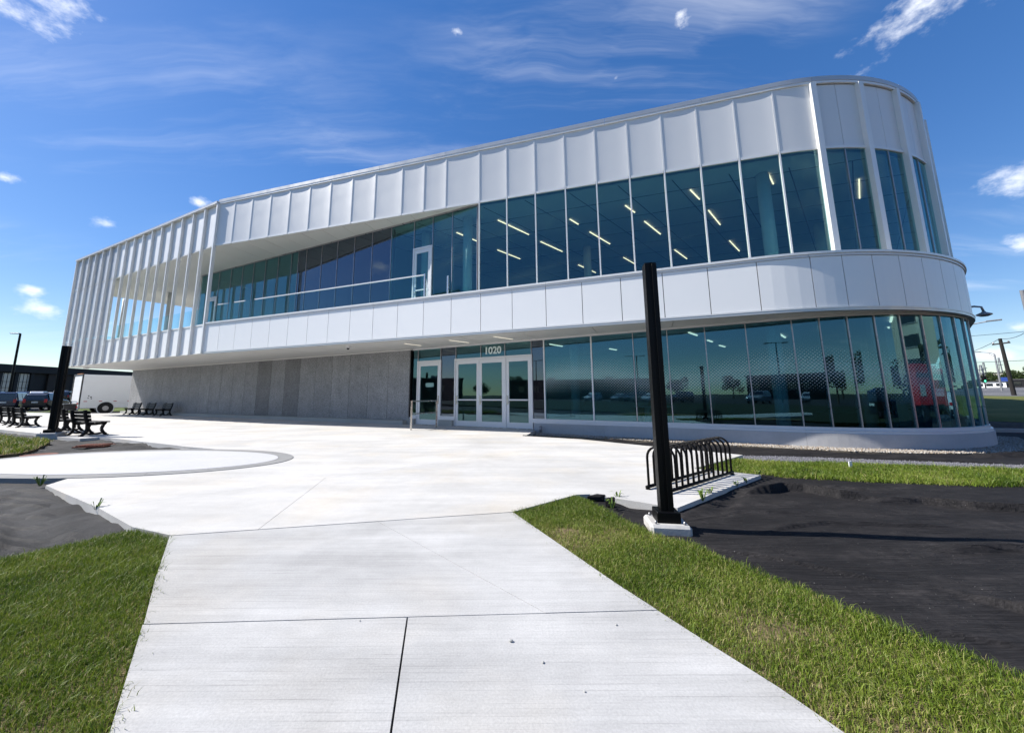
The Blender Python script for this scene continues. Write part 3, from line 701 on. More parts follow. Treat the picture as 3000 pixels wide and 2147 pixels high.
# -- entrance and ground-floor curtain wall
gm = [-4.75, -4.29, -3.06, -2.29, -1.1, -.03, 1.06, 1.55, 3.25, 4.59, 5.59, 6.6, 7.6, 8.63] + [8.63 + .58 * (i + 1) for i in range(20)]
white_m = (-4.75, 1.55, 3.25)
SILL = .36
for i, (a, c) in enumerate(zip(gm, gm[1:])):
    if a in (-4.29,): z0 = 2.66
    elif -2.3 < a < 1.0: z0 = 2.66
    else: z0 = SILL + .02
    nm = 'glass_dark' if a in (-3.06, 1.06) else ('glass_frit' if a >= 1.5 else 'glass')
    GL.obj('window_pane', nm, B, a + .014, c - .014, -.03, -.01, z0, ZS - .06)
    if z0 < 1: 
        GL.obj('sill', 'frame_white', B, a, c - .002, -.1, .035, SILL - .06, SILL + .018)
        GL.obj('sill', 'frame_white', B, a, c - .002, -.1, .075, SILL - .125, SILL - .064)
for a in gm:
    wt = a in white_m
    tall = not (a in (-1.1, -.03))
    GL.obj('mullion', 'frame_white' if wt else 'mullion', B, a - (.024 if wt else .013), a + (.024 if wt else .013), -.12, .022, SILL + .02 if tall else 2.66, ZS - .06)
GL.obj('head_trim', 'frame_white', B, -4.75, 34, -.12, .028, ZS - .058, ZS - .002)
def frame(a, c, z1):
    mb = MB(); GL.box(mb, a, a + .055, -.1, .04, .0, z1); GL.box(mb, c - .055, c, -.1, .04, .0, z1); GL.box(mb, a + .055, c - .055, -.1, .04, z1 - .06, z1)
    return recalc(mb.build('door_frame', 'frame_white', B))
frame(-4.31, -3.03, 2.655); door(GL, -4.25, -3.09, .02, 2.59, .02, 'entrance_door', -1, bar=False)
frame(-2.34, 1.09, 2.655)
GL.obj('door_mullion', 'frame_white', B, -.045, .015, -.1, .038, 0, 2.595)
door(GL, -2.28, -1.175, .02, 2.59, .015, 'entrance_door', 1); door(GL, -1.165, -.05, .02, 2.59, .015, 'entrance_door', 1); door(GL, .02, 1.03, .02, 2.59, .015, 'entrance_door', 1)
GL.obj('side_wall', 'panel', B, 20.25, 36, -.12, 0, -.2, ZS - .06)
# base upstand, door thresholds
for a, c in ((1.15, 3.6), (3.6, 8.63), (8.63, 34)): GL.obj('base_wall', 'stucco_base', B, a + .002, c - .002, -.2, .10, -.4, SILL - .127)
for a, c in ((-4.75, -4.32), (-3.02, -2.35)): GL.obj('base_wall', 'kerb', B, a, c, -.2, .16, -.05, SILL - .127)
GL.obj('threshold', 'steel', B, -4.28, -3.06, -.1, .06, -.01, .014); GL.obj('threshold', 'steel', B, -2.3, 1.06, -.1, .06, -.01, .014)
# street number on the transom, film on the glass
def text(body, size, path, s, z, o, mat, parent, name):
    cu = bpy.data.curves.new(name, 'FONT'); cu.body = body; cu.size = size; cu.align_x = 'CENTER'; cu.extrude = .002; cu.offset = .011
    to = bpy.data.objects.new('tmp', cu); COL.objects.link(to); bpy.context.view_layer.update()
    me = bpy.data.meshes.new_from_object(to.evaluated_get(bpy.context.evaluated_depsgraph_get())); bpy.data.objects.remove(to)
    p, n = path.frame(s); d = Vector((-n.y, n.x))
    Mx = Matrix(((d.x, 0, n.x, p.x + n.x * o), (d.y, 0, n.y, p.y + n.y * o), (0, 1, 0, z), (0, 0, 0, 1))); me.transform(Mx)
    return put(name, me, mat, parent)
text('1020', .38, GL, -.57, 2.775, -.003, 'number_film', B, 'street_number')
text('2', .13, GL, -3.2, 2.45, .024, 'white_plain', B, 'door_number')
GL.obj('notice', 'paper', B, -3.85, -3.42, -.008, -.004, 1.55, 1.72)
# wall lamp on the far side of the rounded corner
lp = BAND.at(34.5, 0); _, ln = BAND.frame(34.5)
k = MB().tube([(lp[0], lp[1], 4.3), (lp[0] + ln.x * .44, lp[1] + ln.y * .44, 4.33), (lp[0] + ln.x * .60, lp[1] + ln.y * .60, 4.28), (lp[0] + ln.x * .63, lp[1] + ln.y * .63, 4.12)], .035).build('wall_lamp', 'galv', B, True)
MB().lathe([(.04, .14), (.06, .10), (.19, .035), (.20, 0), (.10, -.05)], (lp[0] + ln.x * .63, lp[1] + ln.y * .63, 3.98)).build('lamp_shade', 'galv', k, True)
hp = GL.at(1.45, .2); MB().tube([(hp[0], hp[1], .12), (hp[0] - .02, hp[1] - .1, .12), (hp[0] - .02, hp[1] - .1, -.05)], .05).build('drain_spout', 'galv', B, True)

# ================================================================== GROUND
def sheet(name, poly, z, mat, label=None, thick=None):
    o = MB().prism(poly, z - (thick or .06), z).build(name, mat); recalc(o); return struct(o, label)
g = MB(); g.add([(-1500, -1500, -.36), (1500, -1500, -.36), (1500, 1500, -.36), (-1500, 1500, -.36)], [(0, 1, 2, 3)])
struct(g.build('ground', 'terrain'), 'flat open ground running out to the horizon')

plaza = [(.15, 4.17), (.95, 4.84), (1.12, 4.86), (1.92, 4.28), (3.95, 5.93), (3.21, 6.45), (4.40, 7.40), (4.89, 7.82), (3.57, 9.19), (2.26, 10.66), (.81, 11.52), (1.3, 13.4), (-3.9, 16.7), (-27.6, 28.9), (-31, 28.2), (-37.3, 30.6), (-43, 33), (-56, 38.4), (-40, 25.2), (-18.89, 14.69), (-14.07, 12.38), (-11.49, 11.53), (-7.45, 9.42), (-5.6, 8.6), (-6.9, 7.0), (-6.39, 5.82), (-6.24, 5.46), (-4.37, 4.37), (-3.42, 3.76), (-2.87, 3.54)]
walk = [(-2.868, 3.524), (-2.3, 2.75), (-1.9, 2.23), (-1.41, 1.57), (-.45, .28), (.6, -8), (3.6, -8), (1.8, .3), (1.24, 1.55), (1.16, 1.77), (.98, 2.15), (.75, 2.67), (.156, 4.154)]
def split(poly, a, n, gap):
    bm = bmesh.new(); f = bm.faces.new([bm.verts.new((p[0], p[1], 0)) for p in poly])
    bmesh.ops.bisect_plane(bm, geom=bm.verts[:] + bm.edges[:] + bm.faces[:], dist=1e-5, plane_co=(a.x, a.y, 0), plane_no=(n.x, n.y, 0))
    out_ = []
    for f in bm.faces:
        q = [(v.co.x, v.co.y) for v in f.verts]; sd = [(x - a.x) * n.x + (y - a.y) * n.y for x, y in q]; m_ = max(sd, key=abs); sg_ = 1 if m_ > 0 else -1
        out_.append([(x + n.x * sg_ * gap / 2, y + n.y * sg_ * gap / 2) if abs(d_) < 1e-4 else (x, y) for (x, y), d_ in zip(q, sd)])
    bm.free(); return out_
def slabs(name, poly, lines, mat, label, gap, z=0.0, thick=.32):
    pieces = [poly]
    for (a, b_, only, gap) in lines:
        a, b_ = Vector(a), Vector(b_); d = (b_ - a).normalized(); n = Vector((-d.y, d.x)); new = []
        for p in pieces:
            cx = sum(q[0] for q in p) / len(p); cy = sum(q[1] for q in p) / len(p)
            if only is not None and not only(cx, cy): new.append(p); continue
            new += split(p, a, n, gap)
        pieces = new
    root = empty(name, (0, 3, 0)); struct(root, label)
    for i, p in enumerate(pieces):
        mb = MB().prism(p, z - thick, z); o = mb.build('slab', mat, root); recalc(o)
    return root
slabs('walkway', walk, [((-1.9, 2.23), (.85, 2.34), None, .0075), ((-.5, 2.28), (-.39, 1.56), lambda x, y: y < 2.2, .009), ((-1.11, 3.82), (.27, 2.31), lambda x, y: y > 2.4, .004)], 'concrete_walk', 'broom-finished concrete walkway leading to the plaza', .008)
nearside = lambda x, y: (x + 3.12) * .63 - (y - 5.4) * .776 > 0
slabs('plaza', plaza, [((-3.12, 5.40), (-2.38, 6.0), None, .003), ((-2.19, 3.67), (-2.48, 5.39), nearside, .005), ((-4.53, 4.52), (-4.95, 5.92), lambda x, y: not nearside(x, y), .003), ((-14, 13.5), (-9.5, 20.5), lambda x, y: x < -4, .003), ((-24, 18.5), (-20, 26), lambda x, y: x < -12, .003), ((-1.5, 8.3), (3.2, 6.6), nearside, .0025)], 'concrete_plaza', 'bright smooth concrete plaza in front of the building', .003)
# oval disc with a darker ring at the plaza's edge
oc, oa, ob = (-6.93, 7.41), 2.97, 1.54
def oval(k, n=72): return [(oc[0] + (oa + k) * math.cos(2 * math.pi * i / n), oc[1] + (ob + k) * math.sin(2 * math.pi * i / n) - .03 * math.cos(2 * math.pi * i / n)) for i in range(n)]
disc = struct(empty('concrete_disc', (oc[0], oc[1], 0)), 'oval raised concrete disc with a grey ring at the plaza edge')
mb = MB(); ring = oval(-.27); n_ = len(ring)
rr = [[(oc[0] + (p[0] - oc[0]) * f, oc[1] + (p[1] - oc[1]) * f, .012 + .03 * (1 - f)) for p in ring] for f in (1, .66, .33)]
vs = [q for r_ in rr for q in r_] + [(oc[0], oc[1], .042)] + [(p[0], p[1], -.2) for p in ring]
fs = [(j * n_ + i, j * n_ + (i + 1) % n_, (j + 1) * n_ + (i + 1) % n_, (j + 1) * n_ + i) for j in range(2) for i in range(n_)] + [(2 * n_ + i, 2 * n_ + (i + 1) % n_, 3 * n_) for i in range(n_)]
fs += [((i + 1) % n_, i, 3 * n_ + 1 + i, 3 * n_ + 1 + (i + 1) % n_) for i in range(n_)]
mb.add(vs, fs); recalc(mb.build('disc_top', 'concrete_disc', disc))
NR = 18
for k in range(NR):
    a0, a1 = k * 4, (k + 1) * 4; out_, in_ = oval(0), oval(-.262)
    po = [out_[i % 72] for i in range(a0, a1 + 1)]; pi_ = [in_[i % 72] for i in range(a0, a1 + 1)]
    def shr(P):
        P = [Vector(p) for p in P]; P[0] = P[0].lerp(P[1], .012); P[-1] = P[-1].lerp(P[-2], .012); return [(p.x, p.y) for p in P]
    recalc(MB().prism(shr(po) + shr(pi_)[::-1], -.2, .009).build('ring_segment', 'concrete_ring', disc))

def vnoise(x, y, f, seed):
    r_ = np.random.default_rng(seed); G = r_.random((64, 64)); X = (x * f) % 64; Y = (y * f) % 64
    i = np.floor(X).astype(int); j = np.floor(Y).astype(int); u = X - i; v = Y - j; u = u * u * (3 - 2 * u); v = v * v * (3 - 2 * v)
    i1 = (i + 1) % 64; j1 = (j + 1) % 64
    return (G[i % 64, j % 64] * (1 - u) + G[i1, j % 64] * u) * (1 - v) + (G[i % 64, j1] * (1 - u) + G[i1, j1] * u) * v
def segdist(x, y, poly):
    best = np.full(x.shape, 9.0)
    for (ax, ay), (bx, by) in zip(poly, poly[1:]):
        t = np.clip(((x - ax) * (bx - ax) + (y - ay) * (by - ay)) / ((bx - ax) ** 2 + (by - ay) ** 2), 0, 1)
        best = np.minimum(best, np.hypot(x - ax - t * (bx - ax), y - ay - t * (by - ay)))
    return best
def fabric(name, x0, x1, y0, y1, res, z, ridges, mat, label, amp=.012, seed=3, rot=.6):
    nx, ny = int((x1 - x0) / res) + 1, int((y1 - y0) / res) + 1
    X, Y = np.meshgrid(np.linspace(x0, x1, nx), np.linspace(y0, y1, ny), indexing='ij')
    c, s_ = math.cos(rot), math.sin(rot); U, V_ = X * c + Y * s_ + 400, -X * s_ + Y * c + 400
    Z = z + amp * (vnoise(U, V_, 1.3, seed) - .5) + amp * .9 * (vnoise(U * .5, V_ * 2.6, 1.5, seed + 1) - .5) + amp * .4 * (vnoise(U, V_, 6, seed + 2) - .5)
    for poly, h, wd in ridges:
        Xw = X + .05 * (vnoise(U, V_, 4, seed + 5) - .5); d = segdist(Xw, Y, poly); k_ = (.75 + .5 * vnoise(U, V_, 1.7, seed + 9)); xs_ = [q[0] for q in poly]; ys_ = [q[1] for q in poly]
        if h > 0 and xs_ == sorted(xs_):
            yl = np.interp(Xw, xs_, ys_); env = np.clip((np.minimum(X - xs_[0], xs_[-1] - X)) / .35, 0, 1); env = env * env * (3 - 2 * env)
            g2 = np.where(Y > yl, np.exp(-((Y - yl) / (wd * 2.4)) ** 2), np.exp(-((Y - yl) / (wd * .15)) ** 2)) * env
        else: g2 = np.exp(-(d / wd) ** 2)
        Z = Z + h * g2 * k_
    if x0 < -8: Z = np.minimum(Z, -.035 + .3 * np.maximum(Z + .035, 0) * (Z < .02))
    if x0 < -8: Z = np.minimum(Z, -.03)
    V = np.stack([X, Y, Z], -1).reshape(-1, 3); I = np.arange(nx * ny).reshape(nx, ny)
    F = np.stack([I[:-1, :-1], I[1:, :-1], I[1:, 1:], I[:-1, 1:]], -1).reshape(-1, 4)
    o = np_mesh(name, V, F, mat); o.data.polygons.foreach_set('use_smooth', [True] * len(o.data.polygons)); return struct(o, label)
fabric('landscape_fabric', 1.02, 7.6, 1.2, 6.75, .017, -.05, [
    ([(3.0, 4.97), (3.45, 5.05), (3.76, 5.2), (3.95, 5.14), (4.14, 4.81), (4.56, 4.67)], .10, .07), ([(4.25, 4.57), (4.9, 4.6), (5.19, 4.37), (5.6, 4.26), (6.6, 4.0)], .08, .06),
    ([(2.8, 2.6), (2.94, 2.52), (3.03, 2.39), (3.4, 2.2)], .085, .05), ([(1.61, 3.46), (1.84, 3.26), (2.06, 3.15), (2.37, 2.92), (2.78, 2.62)], .022, .04),
    ([(4.44, 5.56), (4.86, 5.07), (5.02, 4.84)], .025, .035), ([(1.5, 4.55), (1.9, 4.1), (2.3, 4.25), (3.0, 5.0)], -.04, .1), ([(2.4, 3.7), (3.2, 3.9), (4.4, 3.8)], .03, .05), ([(1.55, 3.9), (2.6, 4.3), (3.4, 4.2)], .02, .06), ([(2.1, 2.3), (2.6, 2.1), (3.2, 1.8)], .02, .05), ([(3.4, 3.2), (4.2, 3.25), (5.2, 2.9)], .05, .06), ([(1.25, 4.45), (1.5, 4.2)], .05, .05)], 'fabric', 'sheet of wrinkled black landscape fabric beside the walkway', .009)
fabric('landscape_fabric', .2, 15.5, 6.6, 13.4, .07, -.135, [([(7.0, 8.3), (7.8, 7.95), (8.6, 7.6), (9.6, 7.25)], .06, .09), ([(3.4, 9.6), (4.9, 8.1), (5.6, 8.3), (6.6, 8.35)], .03, .10), ([(10.2, 8.3), (12, 8.5)], .10, .12)], 'fabric', 'strip of black landscape fabric along the gravel bed at the building base', .05, 11)
fabric('landscape_fabric', -8.6, -1.9, .9, 6.6, .026, -.075, [([(-6.2, 5.0), (-4.6, 3.9), (-3.6, 3.4)], -.03, .15), ([(-5.6, 4.3), (-4.8, 3.9), (-4.0, 3.2)][::-1], .02, .05)] + [([(-7.5 + .33 * i, 5.3 - .30 * i), (-6.6 + .33 * i, 5.45 - .32 * i), (-5.7 + .33 * i, 5.2 - .3 * i)], .022, .04) for i in range(9)], 'fabric_dusty', 'dusty grey landscape fabric left of the walkway', .06, 23, -.3)
fabric('landscape_fabric', -27, -1.9, .9, 15.6, .085, -.085, [([(-10.5, 9.9), (-9.6, 10.5), (-8.8, 10.3)], .07, .12), ([(-9.2, 9.05), (-8.2, 9.2)], .05, .1), ([(-4.4, 4.0), (-3.7, 3.5)], .03, .08), ([(-6.2, 5.0), (-4.6, 3.9), (-3.6, 3.4)], -.04, .15)], 'fabric_dusty', 'dusty grey landscape fabric beside the benches and the oval disc', .06, 21)
# lawns
lawn_l = [(-2.9, 3.5), (-2.31, 2.74), (-1.91, 2.22), (-1.42, 1.56), (-.46, .28), (-.4, -.4), (-6, -.4), (-5.2, 2.2), (-3.75, 3.06), (-3.36, 3.70)]
lawn_r = [(.15, 4.16), (.76, 2.67), (.99, 2.15), (1.17, 1.77), (1.25, 1.55), (1.8, .3), (2.0, -.4), (4.4, -.4), (2.55, 1.35), (2.27, 1.84), (2.17, 2.01), (2.07, 2.18), (1.97, 2.39), (1.91, 2.59), (1.79, 2.82), (1.69, 3.01), (1.58, 3.33), (1.36, 3.55), (1.20, 4.03), (.95, 4.80)]
lawn_s = [(3.30, 6.55), (3.95, 6.05), (4.15, 6.22), (4.34, 5.98), (5.33, 5.63), (6.34, 5.42), (7.07, 5.34), (12.5, 4.4), (13, 5.4), (8.55, 6.41), (5.29, 7.24), (4.54, 7.62)]
lawn_p = [(-16.8, 12.9), (-14.9, 11.75), (-12.4, 10.78), (-10.9, 9.2), (-10.5, 8.6), (-10.6, 7.9), (-13, 7.2), (-20, 11)]
for poly, nm, z in ((lawn_l, 'grass at the left of the walkway', -.022), (lawn_r, 'grass between walkway and black fabric', -.022), (lawn_s, 'grass strip behind the bicycle rack', -.055), (lawn_p, 'patchy grass island beside the left pole', -.01)):
    sheet('soil', poly, z, 'soil', 'bare soil under the ' + nm, .2)
sheet('lawn', [(-70, -30), (60, -30), (60, -.42), (-70, -.42)], -.06, 'lawn_dark', 'lawn behind the walkway', .2)
strip_g = [(4.42, 7.42), (4.54, 7.66), (5.29, 7.26), (8.55, 6.43), (13, 5.42), (13.5, 6.0), (9.51, 7.11), (7.61, 7.7), (6.01, 8.21), (5.19, 8.30), (4.92, 7.85)]
sheet('gravel_strip', strip_g, -.10, 'gravel_dust', 'strip of grey stone chips behind the grass', .1)
bed = [GL.at(1.3 + i * .5, .09) for i in range(32)] + [GL.at(1.3 + i * .5, .66) for i in range(32)][::-1]
sheet('gravel_bed', bed, -.115, 'gravel_bed', 'bed of tan pebbles along the building base', .1)
struct(MB().bar((2.1, 10.85, -.05), (.75, 11.6, -.05), .03, .14).build('bed_edging', 'black_plastic'), 'black plastic edging between plaza and pebbles')
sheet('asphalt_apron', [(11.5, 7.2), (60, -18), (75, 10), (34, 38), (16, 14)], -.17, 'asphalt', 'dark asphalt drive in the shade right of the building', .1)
sheet('gravel_apron', [(12.2, 9.0), (13.2, 8.6), (15.6, 10.6), (15.0, 12.0)], -.13, 'gravel_dust', 'grey gravel at the rounded corner', .05)
for i in range(16):
    a = Vector((13.6, 15.3)).lerp(Vector((44, 3.6)), i / 16 + .0005); c = Vector((13.6, 15.3)).lerp(Vector((44, 3.6)), (i + 1) / 16 - .0005)
    if i == 0: kr = struct(empty('kerb', (13.6, 15.3, -.17)), 'concrete kerb across the asphalt right of the building')
    MB().bar((a.x, a.y, -.11), (c.x, c.y, -.11), .16, .14).build('kerb_stone', 'kerb', kr, bevel=.01)

def blades(name, poly, dens, h, wd, z, label, seed, straw=.06, bare=.0, spill=.03, patch=1.4):
    rg = np.random.default_rng(seed); P = np.array(poly); lo, hi = P.min(0) - spill, P.max(0) + spill
    n = int((hi[0] - lo[0]) * (hi[1] - lo[1]) * dens); p = rg.random((n, 2)) * (hi - lo) + lo
    jit = rg.normal(0, spill, (n, 2)); p = p[inpoly(p + jit, poly)]
    cov = vnoise(p[:, 0] + 300, p[:, 1] + 300, patch, seed) * .6 + vnoise(p[:, 0] + 300, p[:, 1] + 300, patch * 3.3, seed + 1) * .4
    keep = rg.random(len(p)) > np.clip((bare - cov) * 4, 0, .93); p = p[keep]; cov = cov[keep]; n = len(p)
    # cull blades the frame can never come near
    hh = h * rg.uniform(.45, 1.25, n) * (.7 + .6 * cov); hh *= (.75 + .6 * vnoise(p[:, 0] + 60, p[:, 1] + 20, 5.5, seed + 7)); hh[rg.random(n) < .03] *= 1.7; a = rg.random(n) * 6.283; ln = rg.uniform(.15, 1.1, n); la = rg.random(n) * 6.283
    ww = wd * rg.uniform(.6, 1.3, n); dx, dy = np.cos(a) * ww / 2, np.sin(a) * ww / 2; lx, ly = np.cos(la) * ln * hh, np.sin(la) * ln * hh
    V = np.zeros((n, 5, 3)); z0 = z - .004
    V[:, 0] = np.c_[p[:, 0] - dx, p[:, 1] - dy, np.full(n, z0)]; V[:, 1] = np.c_[p[:, 0] + dx, p[:, 1] + dy, np.full(n, z0)]
    V[:, 2] = np.c_[p[:, 0] + dx * .8 + lx * .35, p[:, 1] + dy * .8 + ly * .35, z + hh * .6]; V[:, 3] = np.c_[p[:, 0] - dx * .8 + lx * .35, p[:, 1] - dy * .8 + ly * .35, z + hh * .6]
    V[:, 4] = np.c_[p[:, 0] + lx, p[:, 1] + ly, z + hh * (1 - .25 * ln)]
    b0 = np.arange(n)[:, None] * 5
    F = np.concatenate([b0 + np.array([[0, 1, 2]]), b0 + np.array([[0, 2, 3]]), b0 + np.array([[3, 2, 4]])], 1).reshape(-1, 3)
    hh[:] = hh; t = np.clip(rg.normal(.41, .17, n) + (.5 - cov) * .35 + (vnoise(p[:, 0] + 90, p[:, 1] + 40, 2.6, seed + 4) - .5) * .38, 0, .80); t[rg.random(n) < straw * (1 + 2.5 * np.clip(.5 - cov, 0, 1) * 2)] = .97
    o = np_mesh(name, V.reshape(-1, 3), F, 'grass_blade', np.repeat(t, 3)); tag(o, label, 'grass', kind='stuff'); return o
near_l = [(-2.9, 3.5), (-2.31, 2.74), (-1.91, 2.22), (-1.42, 1.56), (-1.05, 1.08), (-2.3, 1.08), (-4.4, 2.6), (-3.75, 3.06), (-3.36, 3.70)]
blades('grass', near_l, 30000, .040, .0030, -.022, 'thick short green grass left of the walkway', 31, .06, .26)
near_r = [q for q in lawn_r if q[1] > 1.2] ; near_r = [(.15, 4.16), (.76, 2.67), (.99, 2.15), (1.17, 1.77), (1.25, 1.55), (1.42, 1.15), (2.7, 1.15)] + lawn_r[8:]
blades('grass', near_r, 30000, .037, .0030, -.022, 'short grass with dry patches between walkway and black fabric', 41, .09, .31)
blades('grass', lawn_s, 8000, .062, .006, -.055, 'bright green grass strip behind the bicycle rack', 51, .05, .2)
blades('grass', lawn_p, 1100, .10, .014, -.01, 'patchy weedy grass island beside the left pole', 61, .2, .55)
def stones(name, poly, dens, r0, r1, z, mat, label, seed):
    rg = np.random.default_rng(seed); P = np.array(poly); lo, hi = P.min(0), P.max(0); n = int((hi[0] - lo[0]) * (hi[1] - lo[1]) * dens)
    p = rg.random((n, 2)) * (hi - lo) + lo; p = p[inpoly(p, poly)]; n = len(p)
    base = np.array([(1, 0, 0), (-1, 0, 0), (0, 1, 0), (0, -1, 0), (0, 0, 1), (0, 0, -1.)]); F0 = np.array([(0, 2, 4), (2, 1, 4), (1, 3, 4), (3, 0, 4), (2, 0, 5), (1, 2, 5), (3, 1, 5), (0, 3, 5)])
    a = rg.random(n) * 6.283; s_ = rg.uniform(r0, r1, (n, 1, 1)) * rg.uniform(.6, 1.3, (n, 1, 3)); V = base[None] * s_ + rg.normal(0, .12, (n, 6, 3)) * s_
    c, si = np.cos(a)[:, None], np.sin(a)[:, None]; x = V[:, :, 0] * c - V[:, :, 1] * si; y = V[:, :, 0] * si + V[:, :, 1] * c; V[:, :, 0] = x + p[:, :1]; V[:, :, 1] = y + p[:, 1:]; V[:, :, 2] += z + s_[:, 0, 2][:, None] * .35
    F = (np.arange(n)[:, None, None] * 6 + F0[None]).reshape(-1, 3)
    return tag(np_mesh(name, V.reshape(-1, 3), F, mat, np.repeat(rg.random(n), 8)), label, 'gravel', kind='stuff')
stones('pebbles', bed, 1500, .012, .026, -.115, 'pebble', 'loose tan and white pebbles along the building base', 71)
stones('stone_chips', [q for q in strip_g if True], 2600, .008, .016, -.10, 'chip', 'grey stone chips behind the grass strip', 72)

# ------------------------------------------------------------------ left: drive, verge, sloping car park
def slope(y): return max(-.06, .0225 * (y - 38) - .02)
def slopesheet(name, poly, dz, mat, label):
    pcs = [poly]
    for yy in (38, 60, 90): pcs = [q for p in pcs for q in (clip(p, (0, yy), (0, 1)), clip(p, (0, yy), (0, -1))) if len(q) > 2]
    mb = MB()
    for p in pcs:
        ar = sum(p[i][0] * p[(i + 1) % len(p)][1] - p[(i + 1) % len(p)][0] * p[i][1] for i in range(len(p)))
        p = p if ar > 0 else p[::-1]; mb.add([(q[0], q[1], slope(q[1]) + dz) for q in p], [tuple(range(len(p)))])
    return struct(mb.build(name, mat), label)
slopesheet('car_park', [(-24, 28), (-27.6, 29.2), (-37.3, 30.9), (-70, 43), (-200, 60), (-220, 140), (-30, 140), (-18, 44)], -.06, 'asphalt', 'asphalt car park rising gently left of the building')
slopesheet('verge', [(-39.5, 33.2), (-33.5, 32.8), (-33.0, 36.5), (-52, 52), (-56, 50), (-43, 38)], .03, 'rough_grass', 'mown grass verge behind the white truck')
slopesheet('verge', [(-38.5, 31.6), (-34.5, 31.0), (-41.2, 33.6)], .02, 'rough_grass', 'small triangle of grass at the plaza edge')

# ------------------------------------------------------------------ right: bank, road, far trees
u_, t_ = Vector((math.sin(R(53)), math.cos(R(53)))), Vector((math.cos(R(53)), -math.sin(R(53))))
def ribbon(name, prof, l0, l1, mat, label, n=40, rough=0.0, seed=1):
    rg = np.random.default_rng(seed); V = []; F = []
    for i, (r_, z) in enumerate(prof):
        for j in range(n + 1):
            l = l0 + (l1 - l0) * j / n; q = u_ * r_ + t_ * l; V.append((q.x, q.y, z + (rg.random() - .5) * rough))
    for i in range(len(prof) - 1):
        for j in range(n): a = i * (n + 1) + j; F.append((a, a + 1, a + n + 2, a + n + 1))
    mb = MB(); mb.add(V, F); o = mb.build(name, mat, None, True); return struct(recalc(o), label)
ribbon('grass_bank', [(30.5, -.2), (33, .02), (38, .18), (44, .40), (50, .62), (56, .82), (60, .90)], -14, 50, 'bank_grass', 'grassy bank rising to the road at the right', 60, .09, 5)
ribbon('road', [(59.5, .86), (64, 1.02), (80, 1.5), (100, 2.0), (126, 2.24)], -60, 90, 'asphalt_road', 'wide road on the rise at the far right')
ribbon('road_marking', [(66, 1.105), (66.3, 1.114)], -6, 3.0, 'line_white', 'white lane line on the far road', 2)
ribbon('road_marking', [(84, 1.63), (84.6, 1.645)], -8, 2.4, 'line_white', 'second white lane line on the far road', 2)
ribbon('hill', [(126, 2.2), (150, 3.0), (200, 5.2), (240, 6.5), (300, 5)], -90, 120, 'hill_green', 'dark green wooded rise on the horizon at the right', 40, .6, 9)

# ================================================================== STREET FURNITURE
def light_column(loc, h, wd, label, rz, footing):
    t = thing('steel_column', loc, label, 'column', 'black steel columns', 0)
    x, y, z = loc
    Mz = Matrix.Rotation(rz, 3, 'Z')
    def bx(c, size): 
        q = Mz @ Vector((c[0], c[1], 0)); return MB().box((x + q.x, y + q.y, z + c[2]), size, rz)
    mb = MB(); hw = wd / 2; g_ = wd * .09; d_ = wd * .10
    prof = [(-hw, -hw), (-g_, -hw), (-g_, -hw + d_), (g_, -hw + d_), (g_, -hw), (hw, -hw), (hw, -g_), (hw - d_, -g_), (hw - d_, g_), (hw, g_), (hw, hw), (-hw, hw)]
    P = [Mz @ Vector((a, b_, 0)) for a, b_ in prof]
    mb.prism([(x + p.x, y + p.y) for p in P], z + footing, z + h); recalc(mb.build('shaft', 'black_metal', t, bevel=.003))
    bx((0, 0, h + .004), (wd * .92, wd * .92, .012)).build('cap', 'black_metal', t)
    bx((0, 0, footing + .045), (wd * 1.75, wd * 1.75, .10)).build('base_cover', 'black_metal', t, bevel=.006)
    bx((0, 0, footing / 2 - .1), (wd * 3.0, wd * 2.9, footing + .2)).build('footing', 'footing', t, bevel=.022)
    for sx in (-1, 1):
        for sy in (-1, 1): q = Mz @ Vector((sx * wd * 1.05, sy * wd * 1.05, 0)); MB().lathe([(.011, 0), (.011, .02), (.006, .028)], (x + q.x, y + q.y, z + footing), 6).build('anchor_bolt', 'galv', t)
    return t
light_column((1.585, 3.78, -.03), 2.56, .118, 'black square steel column on a concrete footing beside the bicycle rack', R(-9), .062)
light_column((-13.85, 12.05, -.05), 2.86, .165, 'black square steel column at the left between the benches', R(20), .17)

# bicycle rack: two rails and a row of loops
ra, rb = Vector((2.08, 4.84)), Vector((3.57, 5.99)); rd = (rb - ra).normalized(); rn = Vector((-rd.y, rd.x)) * .29; L_ = (rb - ra).length
rack = thing('bicycle_rack', (2.7, 5.6, 0), 'black tubular bicycle rack with a row of arched loops on the concrete pad', 'bike rack')
for off in (Vector((0, 0)), rn):
    a, c = ra + off, rb + off; MB().tube([(a.x, a.y, .032), (c.x, c.y, .032)], .021, 10).build('base_rail', 'black_metal', rack, True)
NL = 13
for i in range(NL):
    p = ra + rd * (.05 + (L_ - .10) * i / (NL - 1)); q = p + rn; c = (p + q) / 2; hw = rn.length / 2; H_ = .535; up = []
    up.append((p.x, p.y, .03)); up.append((p.x, p.y, .22))
    for k in range(11):
        a = math.pi * k / 10; w_ = c - rn.normalized() * hw * math.cos(a); up.append((w_.x, w_.y, H_ - hw + hw * math.sin(a)))
    up.append((q.x, q.y, .22)); up.append((q.x, q.y, .03))
    MB().tube(up, .0155, 8).build('loop', 'black_metal', rack, True)
for s_ in (.03, L_ - .03):
    for off in (Vector((0, 0)), rn):
        p = ra + rd * s_ + off; MB().lathe([(.034, 0), (.034, .008), (.012, .016)], (p.x, p.y, .001), 10).build('foot_plate', 'black_metal', rack)

